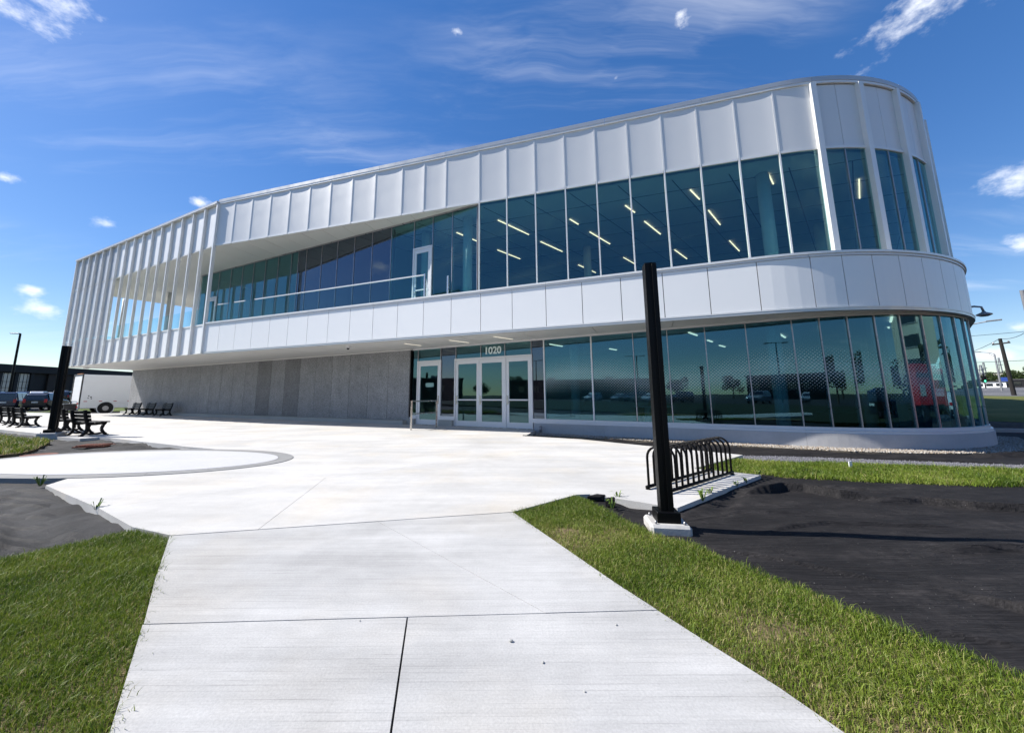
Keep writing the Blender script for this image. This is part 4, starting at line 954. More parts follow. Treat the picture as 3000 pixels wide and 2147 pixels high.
# entrance handrail
hr = thing('handrail', (-2.7, 14.1, 0), 'short stainless steel handrail in front of the left entrance door', 'handrail')
a, c = Vector((-3.05, 13.6)), Vector((-2.32, 14.62))
for p in (a, c): MB().box((p.x, p.y, .51), (.05, .05, 1.02), R(35)).build('post', 'steel', hr)
for z in (1.0, .56):
    MB().bar((a.x, a.y, z), (c.x, c.y, z), .045, .045).build('rail', 'steel', hr)
MB().box((a.x - .035, a.y - .02, .88), (.03, .05, .10), R(35)).build('door_button', 'black_plastic', hr)

# benches: moulded black end frames, boards for seat and back (local: faces +Y, width along X)
def make_bench():
    t = empty('park_bench', (0, 0, 0))
    def frame_side(x):
        mb = MB(); th = .06
        def strap(pts_, w_):
            for p, q in zip(pts_, pts_[1:]):
                mb.bar((x, p[0], p[1]), (x, q[0], q[1]), th, w_, (0, -(q[1] - p[1]), (q[0] - p[0])))
        strap([(-.27, .025), (-.20, .10), (-.16, .22), (-.17, .36), (-.21, .50), (-.25, .64), (-.27, .80)], .075)       # rear leg into back
        strap([(.30, .025), (.22, .10), (.17, .20), (.20, .32), (.25, .40)], .07)                                    # curved front leg
        strap([(-.18, .36), (.0, .355), (.27, .385)], .06)                                                         # seat bearer
        strap([(-.19, .09), (-.08, .065), (.08, .065), (.23, .09)], .05)                                            # foot stretcher
        strap([(-.16, .20), (-.08, .13), (.0, .075)], .045); strap([(.30, .02), (.36, .015)], .03); strap([(-.27, .02), (-.33, .015)], .03)
        recalc(mb.build('side_frame', 'black_plastic', t))
    frame_side(-.42); frame_side(.42)
    for i in range(4):
        y = -.12 + i * .122; MB().box((0, y, .412 + .004 * i), (1.16, .108, .036)).build('seat_board', 'black_plastic', t, bevel=.006)
    for i in range(3):
        z = .50 + i * .112; y = -.165 - i * .024
        MB().box((0, y, z), (1.16, .034, .096), rot=Matrix.Rotation(R(12), 3, 'X')).build('back_board', 'black_plastic', t, bevel=.006)
    return t
bench = make_bench(); reg()
lat = Vector((-.92, .39)); fac = Vector((.39, .92)); rzb = math.atan2(-fac.x, fac.y)
spots = [((-12.73, 11.9), rzb, 'black park bench facing the building, nearest to the oval disc'), ((-15.0, 13.3), rzb, 'black park bench facing the building, half hidden behind the left steel column'),
         ((-19.25, 15.55), rzb, 'black park bench left of the steel column, shown whole at the picture edge side'), ((-21.6, 16.95), rzb, 'black park bench cut off by the left picture edge')]
first = True
for (x, y), rz, lab in spots:
    o = bench if first else copy_tree(bench); first = False
    c = Vector((x, y)) + lat * .45 + fac * .25; o.location = (c.x, c.y, 0.0); o.rotation_euler.z = rz; tag(o, lab, 'bench', 'benches at the edge of the plaza')
sf = -ST.n; rzs = math.atan2(-sf.x, sf.y)
for s_, lab in ((-23.6, 'black park bench against the stone wall, leftmost of three, nearest the white truck'), (-21.55, 'black park bench against the stone wall, middle one of three'), (-19.3, 'black park bench against the stone wall, rightmost of three')):
    o = copy_tree(bench); p = ST.at(s_, .75); o.location = (p[0], p[1], 0); o.rotation_euler.z = rzs; tag(o, lab, 'bench', 'benches along the stone wall')
struct(MB().prism([(-13.9, 12.05), (-12.2, 11.35), (-11.75, 12.2), (-13.4, 13.0)], -.2, .004).build('bench_pad', 'concrete_plaza'), 'small concrete pad under the nearest bench')

# manhole lids in the fabric
t = thing('manhole', (-9.79, 8.35, -.04), 'round rusty manhole cover in the fabric beside the oval disc', 'manhole')
MB().lathe([(.27, 0), (.27, .05), (.255, .055), (.25, .05)], (-9.79, 8.35, -.06), 28).build('rim', 'rust', t); MB().lathe([(.245, 0), (.245, .045), (.2, .052)], (-9.79, 8.35, -.06), 28).build('lid', 'rust', t)
t = thing('drain_grate', (-10.4, 10.05, -.04), 'rusty brown drain grate in the fabric behind the oval disc', 'grate')
MB().box((-10.4, 10.05, -.045), (.62, .5, .03), .3).build('frame', 'rust', t)
for i in range(7):
    q = Matrix.Rotation(.3, 3, 'Z') @ Vector((-.24 + i * .08, 0, 0)); MB().box((-10.4 + q.x, 10.05 + q.y, -.02), (.04, .44, .03), .3).build('bar', 'rust', t)
# marker stub, weeds, pebbles on the fabric
mk = MB().box((5.9, 6.58, .03), (.11, .012, .10), .5).build('plant_marker', 'white_plain', None); tag(mk, 'small white card standing in the grass strip', 'marker')
def weed(loc, n, h, lab, seed):
    rg = np.random.default_rng(seed); mb = MB()
    for i in range(n):
        a = rg.random() * 6.28; l = h * rg.uniform(.6, 1.2); sp_ = rg.uniform(.3, .9) * l; w_ = .008; d = Vector((math.cos(a), math.sin(a), 0)); s_ = Vector((-d.y, d.x, 0)) * w_; o = Vector(loc) + d * .01
        m_ = o + d * sp_ * .5 + Vector((0, 0, l * .8)); e = o + d * sp_ * 1.1 + Vector((0, 0, l * .72))
        mb.add([o - s_ * .6, o + s_ * .6, m_ + s_, m_ - s_, e], [(0, 1, 2, 3), (3, 2, 4)])
    o = mb.build('weed', 'weed_leaf'); o.data.update(); return tag(o, lab, 'weed', 'weeds at the slab edges')
simple('weed_leaf', (.10, .16, .02), .55, 0, .2, 30)
for i, (p, n, h, lab) in enumerate([((2.39, 4.66, -.03), 16, .15, 'tuft of weed at the front edge of the rack pad, nearest the column'), ((2.6, 4.88, -.03), 10, .11, 'small weed against the rack pad, second from the column'), ((3.2, 5.33, -.03), 8, .09, 'small weed midway along the rack pad edge'), ((3.48, 5.55, -.03), 9, .09, 'small weed near the far corner of the rack pad'), ((3.98, 6.02, -.03), 9, .10, 'weed at the far corner of the rack pad by the grass'),
        ((1.42, 4.74, -.03), 10, .10, 'weed on the fabric left of the column'), ((1.25, 4.38, -.03), 9, .12, 'weed beside the concrete footing of the front column'), ((-6.42, 5.55, -.03), 14, .16, 'weed at the left tip of the plaza by the oval disc'), ((-4.45, 4.42, -.03), 8, .12, 'small weed midway on the left plaza edge')]):
    weed(p, n, h, lab, 80 + i)
lump_m = thing('clod', (1.24, 4.62, -.03), 'dark folded scrap of fabric beside the grass tip', 'fabric scrap')
MB().prism([(1.05, 4.72), (1.2, 4.83), (1.3, 4.78), (1.22, 4.7)], -.05, .015).build('fold', 'fabric', lump_m, bevel=.01); MB().prism([(1.2, 4.5), (1.34, 4.56), (1.3, 4.45)], -.05, .05).build('fold', 'fabric', lump_m, bevel=.012)
for i, (x, y, s_) in enumerate([(.06, 2.07, .012), (.2, 1.92, .008), (-.75, 2.25, .006), (.62, 2.2, .007), (.35, 1.75, .006)]):
    rg = np.random.default_rng(i); mb = MB().lathe([(.3, -.6), (.9, -.1), (1, .2), (.5, .7)], n=7); me = mb.mesh('pebble'); me.transform(Matrix.Translation((x, y, s_ * .5)) @ Matrix.Rotation(i * 1.3, 4, 'Z') @ Matrix.Diagonal((s_, s_ * .7, s_ * .6, 1))); o = put('pebble', me, 'kerb')
    tag(o, 'small grey pebble lying on the broomed walkway', 'pebble', 'pebbles on the walkway')

# ================================================================== VEHICLES
def loft(mb, secs):
    n = len(secs[0]); vs = [p for s_ in secs for p in s_]; fs = []
    for i in range(len(secs) - 1):
        for k in range(n): fs.append((i * n + k, i * n + (k + 1) % n, (i + 1) * n + (k + 1) % n, (i + 1) * n + k))
    fs.append(tuple(range(n))[::-1]); fs.append(tuple((len(secs) - 1) * n + k for k in range(n))); return mb.add(vs, fs)
def make_car(kind, paint):
    """local: nose towards +Y, on z=0"""
    t = empty('parked_car', (0, 0, 0))
    W_ = .92
    if kind == 'van':   st = [(-2.5, .45, .95, .95, .80), (-2.42, .32, 1.0, 1.68, .86), (-2.2, .26, 1.02, 1.76, .92), (.3, .24, 1.02, 1.76, .93), (.75, .24, 1.02, 1.62, .93), (1.55, .25, 1.0, 1.02, .92), (2.3, .3, .86, .88, .86), (2.5, .42, .7, .72, .74)]
    elif kind == 'suv': st = [(-2.3, .5, .95, .96, .80), (-2.2, .36, 1.0, 1.45, .87), (-1.8, .28, 1.02, 1.66, .92), (.2, .26, 1.02, 1.66, .93), (.85, .26, 1.02, 1.08, .93), (1.5, .27, .98, 1.0, .92), (2.15, .32, .86, .88, .86), (2.3, .45, .72, .74, .74)]
    else:               st = [(-2.3, .45, .86, .88, .78), (-2.15, .32, .92, .96, .86), (-1.55, .24, .94, .98, .90), (-.85, .22, .95, 1.40, .91), (.1, .22, .95, 1.44, .91), (.95, .22, .94, .98, .91), (1.6, .24, .88, .90, .90), (2.15, .3, .76, .78, .84), (2.3, .42, .62, .64, .72)]
    secs = []
    for y, zb, zm, zt, hw in st:
        cab = zt - zm > .2; tw = hw * (.78 if cab else .88)
        secs.append([(-hw * .9, y, zb), (hw * .9, y, zb), (hw, y, zb + .2), (hw, y, zm - .06), (hw * .96, y, zm), (tw, y, zt - .05), (tw * .9, y, zt), (-tw * .9, y, zt), (-tw, y, zt - .05), (-hw * .96, y, zm), (-hw, y, zm - .06), (-hw, y, zb + .2)])
    body = recalc(loft(MB(), secs).build('body', paint, t, False, bevel=.012))
    cabs = [s_ for s_ in st if s_[3] - s_[2] > .2]; y0, y1 = cabs[0][0], cabs[-1][0]; zt = max(s_[3] for s_ in st); zm = 1.0 if kind != 'sedan' else .95
    hw = .93 if kind != 'sedan' else .91
    def sidewin(a, c, sd):
        x0, x1 = (hw * .955 + .012) * sd, (hw * .80 + .012) * sd
        MB().add([(x0, a, zm + .04), (x0, c, zm + .04), (x1, c - .12, zt - .13), (x1, a + .05, zt - .13)], [(0, 1, 2, 3)]).build('side_window', 'car_glass', t)
    for sd in (-1, 1):
        L2 = y1 - y0; k = 3 if kind != 'sedan' else 2
        for j in range(k): sidewin(y0 + .12 + (L2 + .25) * j / k, y0 + .04 + (L2 + .25) * (j + 1) / k, sd)
    ri = [i for i, s_ in enumerate(st) if s_[3] - s_[2] > .2][0]; a, c = st[ri - 1], st[ri]
    yr = lambda z, off: (a[0] + (c[0] - a[0]) * max(0, min(1, (z - a[3]) / (c[3] - a[3])))) - off
    MB().add([(-.66, yr(zm + .08, .015), zm + .08), (.66, yr(zm + .08, .015), zm + .08), (.58, yr(c[3] - .1, .015), c[3] - .1), (-.58, yr(c[3] - .1, .015), c[3] - .1)], [(0, 1, 2, 3)]).build('rear_window', 'car_glass', t)
    fi = [i for i, s_ in enumerate(st) if s_[3] - s_[2] > .2][-1]; a2, c2 = st[fi], st[fi + 1]
    MB().add([(-.60, a2[0] + .06, a2[3] - .06), (.60, a2[0] + .06, a2[3] - .06), (.74, c2[0] + .0, c2[3] + .04), (-.74, c2[0] + .0, c2[3] + .04)], [(0, 1, 2, 3)]).build('windscreen', 'car_glass', t)
    yb = st[0][0]
    for sd in (-1, 1):
        MB().box((.70 * sd, yb + .06, .93 if kind != 'sedan' else .80), (.20, .16, .34 if kind != 'sedan' else .16)).build('tail_light', 'tail_red', t, bevel=.01)
        MB().box((.62 * sd, st[-1][0] - .08, .66), (.34, .16, .13)).build('headlight', 'plate', t, bevel=.01)
        MB().box((1.0 * sd, (.75 if kind != 'sedan' else .7), zm + .08), (.14, .10, .12)).build('mirror', paint, t)
        for y in (-1.42, 1.40):
            wh = MB().lathe([(.33, -.11), (.345, -.08), (.345, .08), (.33, .11)], (.80 * sd, y, .345), 18, 'X').build('wheel', 'rubber', t)
            MB().lathe([(.21, -.118), (.22, .118)], (.80 * sd, y, .345), 14, 'X').build('rim', 'rim', wh)
    MB().box((0, yb - .002, .80 if kind != 'sedan' else .7), (.42, .04, .14)).build('licence_plate', 'plate', t)
    MB().box((0, yb + .05, .42), (1.6, .18, .20)).build('bumper', 'black_plastic', t, bevel=.02)
    return t
protos = {}
def car(kind, paint, x, y, az, lab, group):
    if (kind, paint) not in protos: o = make_car(kind, paint); protos[(kind, paint)] = o; reg()
    else: o = copy_tree(protos[(kind, paint)])
    o.location = (x, y, (slope(y) - .06) if y > 20 else -.05 if x > 14 else -.04); o.rotation_euler.z = -R(az); return tag(o, lab, 'car', group)
G1 = 'cars parked left of the building'
car('van', 'car_blue', -48.6, 38.4, -38, 'dark blue minivan parked with its rear to the plaza, front row', G1)
car('suv', 'car_black', -45.4, 38.6, -30, 'black hatchback parked behind the left steel column', G1)
car('sedan', 'car_black', -51.6, 38.6, -38, 'black car cut by the left picture edge, front row', G1)
zz = 61
for Nx, kind, paint, lab in ((8, 'suv', 'car_black', 'black car in the second row at the left picture edge'), (52, 'sedan', 'car_grey', 'grey car in the second row beyond the dark minivan'), (92, 'suv', 'car_blue', 'dark blue sport utility car in the second row'), (132, 'suv', 'car_white', 'white sport utility car in the second row left of the column'), (178, 'sedan', 'car_silver', 'silver car in the second row just right of the column'), (204, 'suv', 'car_black', 'black car in the second row beside the white truck')):
    car(kind, paint, (Nx - 1457) / 1106 * zz, zz, -40, lab, G1)
for Nx, kind, paint, lab in ((30, 'sedan', 'car_silver', 'small silver car in the third row at the left'), (70, 'sedan', 'car_grey', 'small grey car in the third row'), (112, 'sedan', 'car_silver', 'small silver car in the third row behind the white one'), (165, 'sedan', 'car_white', 'small white car in the third row right of the column'), (195, 'van', 'car_white', 'white van in the third row behind the black car')):
    car(kind, paint, (Nx - 1457) / 1106 * 72, 72, -40, lab, G1)

# box truck at the building's left end (local: +Y forward, right side at x=0)
t = thing('box_truck', (-31.9, 29.25, -.06), 'white box truck with roll-up rear door parked at the left end of the building', 'truck', None, -R(30))
def TP(x, y, z):
    q = Matrix.Rotation(-R(30), 3, 'Z') @ Vector((x, y, 0)); return (-31.9 + q.x, 29.25 + q.y, z - .06)
def tb(name, c, size, mat, parent=None, bevel=0.0):
    return MB().box(TP(*c), size, -R(30)).build(name, mat, parent or t, bevel=bevel)
bodyb = tb('cargo_box', (-1.1, 3.1, 1.87), (2.2, 6.2, 2.25), 'truck_white', None, .02)
tb('lower_skirt', (-1.1, 3.1, .58), (2.19, 6.15, .34), 'truck_white')
for y in (.62, 2.5): pass
rd_ = tb('rear_door', (-1.1, -.012, 1.92), (1.86, .03, 1.95), 'white_plain')
for i in range(5): tb('door_slat', (-1.1, -.03, 1.13 + i * .39), (1.84, .012, .375), 'white_plain', rd_)
for x in (-2.14, -.06): tb('rear_post', (x, -.03, 1.85), (.11, .07, 2.3), 'truck_frame')
tb('rear_header', (-1.1, -.03, 2.97), (2.2, .07, .11), 'truck_frame')
for x in (-1.8, -1.4, -1.0): tb('marker_light', (x, .1, 3.05), (.2, .12, .08), 'amber')
lg = tb('lift_gate', (-1.25, -.35, .72), (1.7, .75, .06), 'truck_frame'); tb('gate_arm', (-2.0, -.3, .5), (.08, .8, .35), 'truck_frame'); tb('gate_arm', (-.5, -.3, .5), (.08, .8, .35), 'truck_frame')
tb('gate_motor', (-1.25, -.1, .42), (1.2, .4, .45), 'truck_frame')
tl = tb('light_panel', (-.14, -.04, .62), (.26, .06, .66), 'plate')
for z in (.5, .78): MB().lathe([(.075, -.02), (.075, .02)], TP(-.14, -.08, z), 14, 'Y').build('tail_light', 'tail_red', tl)
for i in range(14): tb('reflector_strip', (.004, .28 + i * .42, .93), (.012, .19, .05), 'tail_red' if i % 2 == 0 else 'white_plain')
for i, (y, z, s_) in enumerate(((.42, 1.35, .07), (.55, 1.26, .08), (.40, 1.18, .06), (.58, 1.14, .07))): tb('cap_cover', (.004, y, z), (.012, s_, s_), 'black_plastic')
for x in (-2.09, -.10):
    for y in (1.45, 5.4):
        q = TP(x, y, .38); me = MB().lathe([(.36, -.13), (.38, -.09), (.38, .09), (.36, .13)], (0, 0, 0), 22, 'X').mesh('wheel'); wo = put('wheel', me, 'rubber'); wo.location = q; wo.rotation_euler.z = -R(30); setparent(wo, t)
        me = MB().lathe([(.19, -.135), (.20, -.1), (.20, .1), (.19, .135)], (0, 0, 0), 18, 'X').mesh('rim'); ro = put('rim', me, 'rim'); ro.location = q; ro.rotation_euler.z = -R(30); setparent(ro, wo)

for rr_, mt, xo in ((.53, 'white_plain', -.006), (.465, 'rubber', .006)):
    me = MB().lathe([(rr_, -.012), (rr_, .012)], (0, 0, 0), 26, 'X').mesh('wheel_arch'); ao = put('wheel_arch', me, mt); ao.location = TP(xo, 1.45, .40); ao.rotation_euler.z = -R(30); setparent(ao, t)
tb('chassis', (-1.1, 3.6, .45), (.9, 7.6, .16), 'truck_frame')
cb = tb('cab', (-1.1, 7.1, 1.35), (2.0, 1.7, 1.9), 'truck_white', None, .12); tb('windscreen', (-1.1, 7.97, 1.75), (1.7, .03, .7), 'car_glass', cb); tb('side_window', (-.09, 7.2, 1.75), (.03, 1.0, .6), 'car_glass', cb)

# ================================================================== BACKGROUND LEFT
bl = thing('dark_building', (-104, 92, .9), 'low black building with tall window bays behind the car park', 'building')
MB().box((-118, 93, 3.9), (27, 48, 7.4)).build('wall', 'dark_facade', bl)
MB().box((-104.2, 93, 7.35), (1.4, 48.4, 1.6)).build('roof_fascia', 'dark_facade', bl)
for i in range(6):
    y = 72.4 + i * 2.75
    MB().box((-104.2, y - 1.36, 3.6), (.5, .62, 6)).build('pier', 'dark_facade', bl)
    if i < 5:
        f = MB().box((-104.30, y, 4.35), (.06, 2.1, 3.9)).build('window', 'pane_reflection', bl)  # opaque pane, its reflection painted as a light tan
        for k in (-.66, 0, .66): MB().box((-104.24, y + k, 4.35), (.07, .06, 3.9)).build('glazing_bar', 'dark_facade', f)
        for k in (-1.1, .2): MB().box((-104.24, y, 4.35 + k), (.08, 2.1, .06)).build('glazing_bar', 'dark_facade', f)
MB().box((-104.3, 90.2, 3.6), (.5, 4.6, 6.2)).build('side_wall', 'brown_facade', bl)
for i in range(9): MB().bar((-104.1, 93.4 + i * 1.5, 2.2), (-104.1, 94.6 + i * 1.5, 6.5), .10, .14).build('facade_strut', 'tan_facade', bl)
lp_ = thing('lamp_post', (-58.9, 46.0, .1), 'tall black car park lamp post at the far left', 'lamp post')
MB().tube([(-58.9, 46.0, .1), (-58.9, 46.0, 8.95)], [.13, .10], 10).build('pole', 'black_metal', lp_); MB().lathe([(.25, 0), (.25, .7), (.2, .75)], (-58.9, 46.0, 0), 14).build('base', 'footing', lp_)
MB().box((-59.4, 45.9, 8.98), (1.0, .30, .09), .1).build('lamp_head', 'black_metal', lp_, bevel=.02)
sg = thing('sign_post', (-41.5, 38.3, 0), 'thin metal sign post on the verge beside the white truck', 'sign post'); MB().tube([(-41.5, 38.3, 0), (-41.5, 38.3, 1.6)], .03).build('post', 'galv', sg); MB().box((-41.5, 38.27, 1.5), (.3, .02, .4)).build('plate', 'galv', sg)

# trees
def make_tree(h, rad, seed, nleaf=2600, shape=1.0):
    rg = np.random.default_rng(seed); t = empty('tree', (0, 0, 0)); mb = MB()
    tops = []
    mb.tube([(0, 0, -.3), (.05, .02, h * .2), (.0, .1, h * .45), (.1, .05, h * .8)], [.035 * h ** .9, .028 * h ** .9, .02 * h ** .9, .006 * h ** .9], 8)
    for k in range(9):
        a = k * 2.4 + rg.random(); z0 = h * rg.uniform(.22, .6); l = rad * rg.uniform(.5, .9); e = (math.cos(a) * l, math.sin(a) * l, z0 + l * rg.uniform(.4, .9))
        mb.tube([(0, 0, z0), (e[0] * .5, e[1] * .5, z0 + (e[2] - z0) * .35), e], [.012 * h, .008 * h, .003 * h], 5); tops.append(e)
    mb.build('trunk', 'bark', t)
    cl_ = [(0, 0, h * .72, rad * .6)] + [(e[0], e[1], e[2], rad * rg.uniform(.28, .5)) for e in tops] + [(rg.normal(0, rad * .4), rg.normal(0, rad * .4), h * rg.uniform(.45, .95), rad * rg.uniform(.2, .42)) for _ in range(12)]
    C_ = np.array(cl_); idx = rg.integers(0, len(C_), nleaf); d = rg.normal(0, 1, (nleaf, 3)); d /= np.linalg.norm(d, axis=1)[:, None]
    p = C_[idx, :3] + d * C_[idx, 3:] * (rg.random((nleaf, 1)) ** .4) * np.array([1, 1, shape]); s_ = rg.uniform(.5, 1.2, (nleaf, 1)) * rad * .075
    a = rg.normal(0, 1, (nleaf, 3)); a /= np.linalg.norm(a, axis=1)[:, None]; b_ = np.cross(a, rg.normal(0, 1, (nleaf, 3))); b_ /= np.linalg.norm(b_, axis=1)[:, None]
    V = np.stack([p - a * s_, p + b_ * s_ * .6, p + a * s_, p - b_ * s_ * .6], 1).reshape(-1, 3); F = np.arange(nleaf * 4).reshape(-1, 4)
    np_mesh('crown', V, F, 'leaf', np.clip(rg.normal(.5, .25, nleaf), 0, 1), t); return t
tp = [make_tree(7, 3.0, 5), make_tree(5.5, 3.0, 6, 2200, .8)]; reg(); used = [False, False]
def tree(k, x, y, z, s_, lab, grp):
    o = tp[k] if not used[k] else copy_tree(tp[k]); used[k] = True
    o.location = (x, y, z); o.scale = (s_, s_, s_); o.rotation_euler.z = x * 1.7; return tag(o, lab, 'tree', grp)
def pol(az, r_): return math.sin(R(az)) * r_, math.cos(R(az)) * r_
for i, (az, r_, k, s_) in enumerate([(51.6, 128, 1, .62), (52.2, 133, 0, .5), (52.75, 128, 1, .5), (53.25, 124, 1, .62), (53.7, 128, 0, .52), (54.15, 126, 1, .66), (54.8, 130, 0, .62), (50.8, 135, 0, .6)]):
    x, y = pol(az, r_); tree(k, x, y, 1.9, s_, 'dark green tree on the far side of the road, number %s from the left in the row' % ['first', 'second', 'third', 'fourth', 'fifth', 'sixth', 'seventh', 'eighth'][i] if False else ['round dark tree beyond the road nearest the building corner', 'taller dark tree beyond the road, second from the building', 'low dark tree beyond the road under the lamp', 'wide dark tree beyond the road left of the leaning pole', 'dark tree beyond the road behind the leaning pole', 'wide dark tree beyond the road at the right picture edge', 'dark tree beyond the road outside the right picture edge', 'dark tree beyond the road hidden by the building corner'][i], 'trees beyond the road')
# utility poles, wires, road lamps
def upole(az, r_, z0, z1, az2, lab, cross=True):
    x, y = pol(az, r_); x2, y2 = pol(az2, r_); t = thing('utility_pole', (x, y, z0), lab, 'utility pole', 'utility poles by the road')
    MB().tube([(x, y, z0), (x2, y2, z1)], [.17, .12], 10).build('pole', 'wood_pole', t)
    if cross: MB().bar((x2 - .2, y2 - .8, z1 - .5), (x2 + .2, y2 + .8, z1 - .5), .1, .12).build('cross_arm', 'wood_pole', t)
    for k in (-.7, .7): MB().lathe([(.05, 0), (.07, .06), (.04, .16)], (x2 + k * .25, y2 + k, z1 - .44), 8).build('insulator', 'galv', t)
    return (x2, y2, z1)
wa = upole(53.48, 62, .7, 6.5, 53.35, 'leaning black wooden utility pole on the grassy bank')
px_, py_ = pol(55.22, 45)
ip = thing('utility_pole', (px_, py_, .3), 'grey metal pole with short rungs at the right picture edge', 'utility pole', 'utility poles by the road')
MB().tube([(px_, py_, .3), (px_ - .1, py_ + .08, 8.3)], [.16, .11], 10).build('pole', 'galv', ip)
for z in (7.2, 7.7, 8.15): MB().bar((px_ - .1, py_ + .08, z), (px_ + .25, py_ - .3, z + .05), .05, .05).build('rung', 'galv', ip)
def wire(a, c, sag, lab):
    P = [Vector(a).lerp(Vector(c), i / 14) - Vector((0, 0, sag * 4 * (i / 14) * (1 - i / 14))) for i in range(15)]
    return tag(MB().tube(P, .022, 5).build('overhead_wire', 'black_metal'), lab, 'wire', 'overhead wires')
xx, yy = pol(48, 95); wire(wa, (xx, yy, 8.2), 1.4, 'sagging wire running left from the leaning pole')
xx, yy = pol(58, 50); wire(wa, (xx, yy, 11.2), 1.8, 'wire rising right from the leaning pole'); xx, yy = pol(60, 60); x2_, y2_ = pol(47, 75)
wire((xx, yy, 4.2), (x2_, y2_, 5.0), .1, 'low straight wire crossing behind the leaning pole')
wire((xx, yy, 6.9), (x2_, y2_, 8.2), .1, 'high straight wire crossing above the leaning pole')
def road_lamp(az, r_, z0, z1, azh, zh, lab):
    x, y = pol(az, r_); hx, hy = pol(azh, r_); t = thing('road_lamp', (x, y, z0), lab, 'street lamp', 'lamps along the road')
    mx_ = ((x * 2 + hx) / 3, (y * 2 + hy) / 3, zh - .15)
    MB().tube([(x, y, z0), (x, y, z1)], [.11, .07], 8).build('pole', 'galv', t); MB().tube([(x, y, z1), mx_, (hx, hy, zh)], .045, 6).build('arm', 'galv', t)
    MB().tube([(x, y, z1 - .35), (mx_[0], mx_[1], mx_[2] - .12)], .03, 6).build('brace', 'galv', t)
    d = (Vector((hx, hy, 0)) - Vector((x, y, 0))).normalized(); MB().bar((hx - d.x * .2, hy - d.y * .2, zh), (hx + d.x * .6, hy + d.y * .6, zh + .02), .24, .1).build('lamp_head', 'galv', t, bevel=.02)
road_lamp(52.87, 78, 1.4, 6.0, 51.97, 6.35, 'curved-arm street lamp beyond the leaning pole')
road_lamp(51.2, 50, .6, 6.4, 53.0, 6.95, 'street lamp whose arm reaches out from behind the building corner')
for az, r_, h, lab in ((53.06, 170, 7.6, 'thin lattice mast on the skyline right of the lamp'), (52.15, 170, 6.6, 'leaning lattice mast on the skyline left of the lamp'), (51.95, 120, 3.6, 'short dark mast on the skyline by the building corner')):
    x, y = pol(az, r_); t = thing('mast', (x, y, 2.5), lab, 'mast', 'masts on the skyline')
    for k in ((.3, 0), (-.2, .25), (-.2, -.25)): MB().bar((x + k[0] * 1.5, y + k[1] * 1.5, 2.5), (x + k[0] * .4, y + k[1] * .4, h + 3), .12, .12).build('leg', 'galv', t)
    for z in range(4): MB().box((x, y, 3 + z * (h / 4)), (.8, .6, .12)).build('brace', 'galv', t)
x, y = pol(52.0, 95); t = thing('traffic_signal', (x, y, 1.9), 'traffic signal showing green beyond the building corner', 'traffic light'); MB().tube([(x, y, 1.8), (x, y, 4.2)], .07).build('post', 'black_metal', t); hd = MB().box((x, y, 3.3), (.36, .3, 1.0)).build('signal_head', 'black_metal', t); MB().lathe([(.13, -.02), (.13, .02)], (x - .1, y - .17, 3.0), 12, 'Y').build('green_lens', 'signal_green', hd)
x, y = pol(52.88, 88); t = thing('flag', (x, y, 1.6), 'small blue flag on a pole by the road', 'flag'); MB().tube([(x, y, 1.5), (x, y, 3.4)], .04).build('pole', 'white_plain', t); MB().box((x + .45, y - .3, 3.05), (.9, .03, .55), -.6, ).build('cloth', 'flag_blue', t)
for az, r_, w_, h, mat, lab in ((52.25, 112, 3.6, 1.1, 'white_plain', 'low white commercial building beyond the road near the corner'), (53.75, 118, 4.2, 1.5, 'dark_facade', 'dark low shop beyond the road behind the leaning pole'), (52.45, 150, 5, 2.6, 'beige_wall', 'pale flat-roofed building on the far rise')):
    x, y = pol(az, r_); t = thing('shop_building', (x, y, 1.9), lab, 'building', 'far low buildings'); z0 = 2.0 if r_ < 140 else 3.2
    MB().box((x, y, z0 + h / 2), (w_, w_, h), -R(53)).build('wall', mat, t); MB().box((x, y, z0 + h + .06), (w_ + .3, w_ + .3, .12), -R(53)).build('roof', 'roof_grey', t)
    for k in (-.3, 0, .3): q = Matrix.Rotation(-R(53), 3, 'Z') @ Vector((k * w_, -w_ / 2 - .01, 0)); MB().box((x + q.x, y + q.y, z0 + h * .55), (w_ * .2, .05, h * .4), -R(53)).build('window', 'car_glass', t)

# ================================================================== BEHIND THE CAMERA (seen in the glass)
struct(MB().prism([(-130, -120), (70, -120), (70, -30.2), (-130, -30.2)], -.2, -.06).build('car_park', 'asphalt'), 'asphalt car park across the lawn, mirrored in the ground-floor glass')
GR = 'cars mirrored in the ground-floor glass'
for i, (x, y, kind, paint, az) in enumerate([(-30, -33, 'sedan', 'car_white', 10), (-33, -33, 'suv', 'car_grey', 10), (-36.2, -33.2, 'sedan', 'car_silver', 10), (-24, -33, 'suv', 'car_black', 10), (-44, -34, 'sedan', 'car_white', 10), (-14, -34, 'suv', 'car_silver', 10), (-50, -40, 'van', 'car_white', 10), (-8, -40, 'sedan', 'car_silver', 10)]):
    car(kind, paint, x, y, az, ['white saloon mirrored in the frosted glass, first of the close row', 'grey sport utility car mirrored beside the white saloon', 'silver saloon mirrored beside the grey sport utility car', 'black sport utility car mirrored near the steel column', 'white saloon mirrored near the entrance doors', 'silver sport utility car mirrored right of the steel column', 'white minivan mirrored farther back by the doors', 'silver saloon mirrored farthest right in the flat glass'][i], GR)
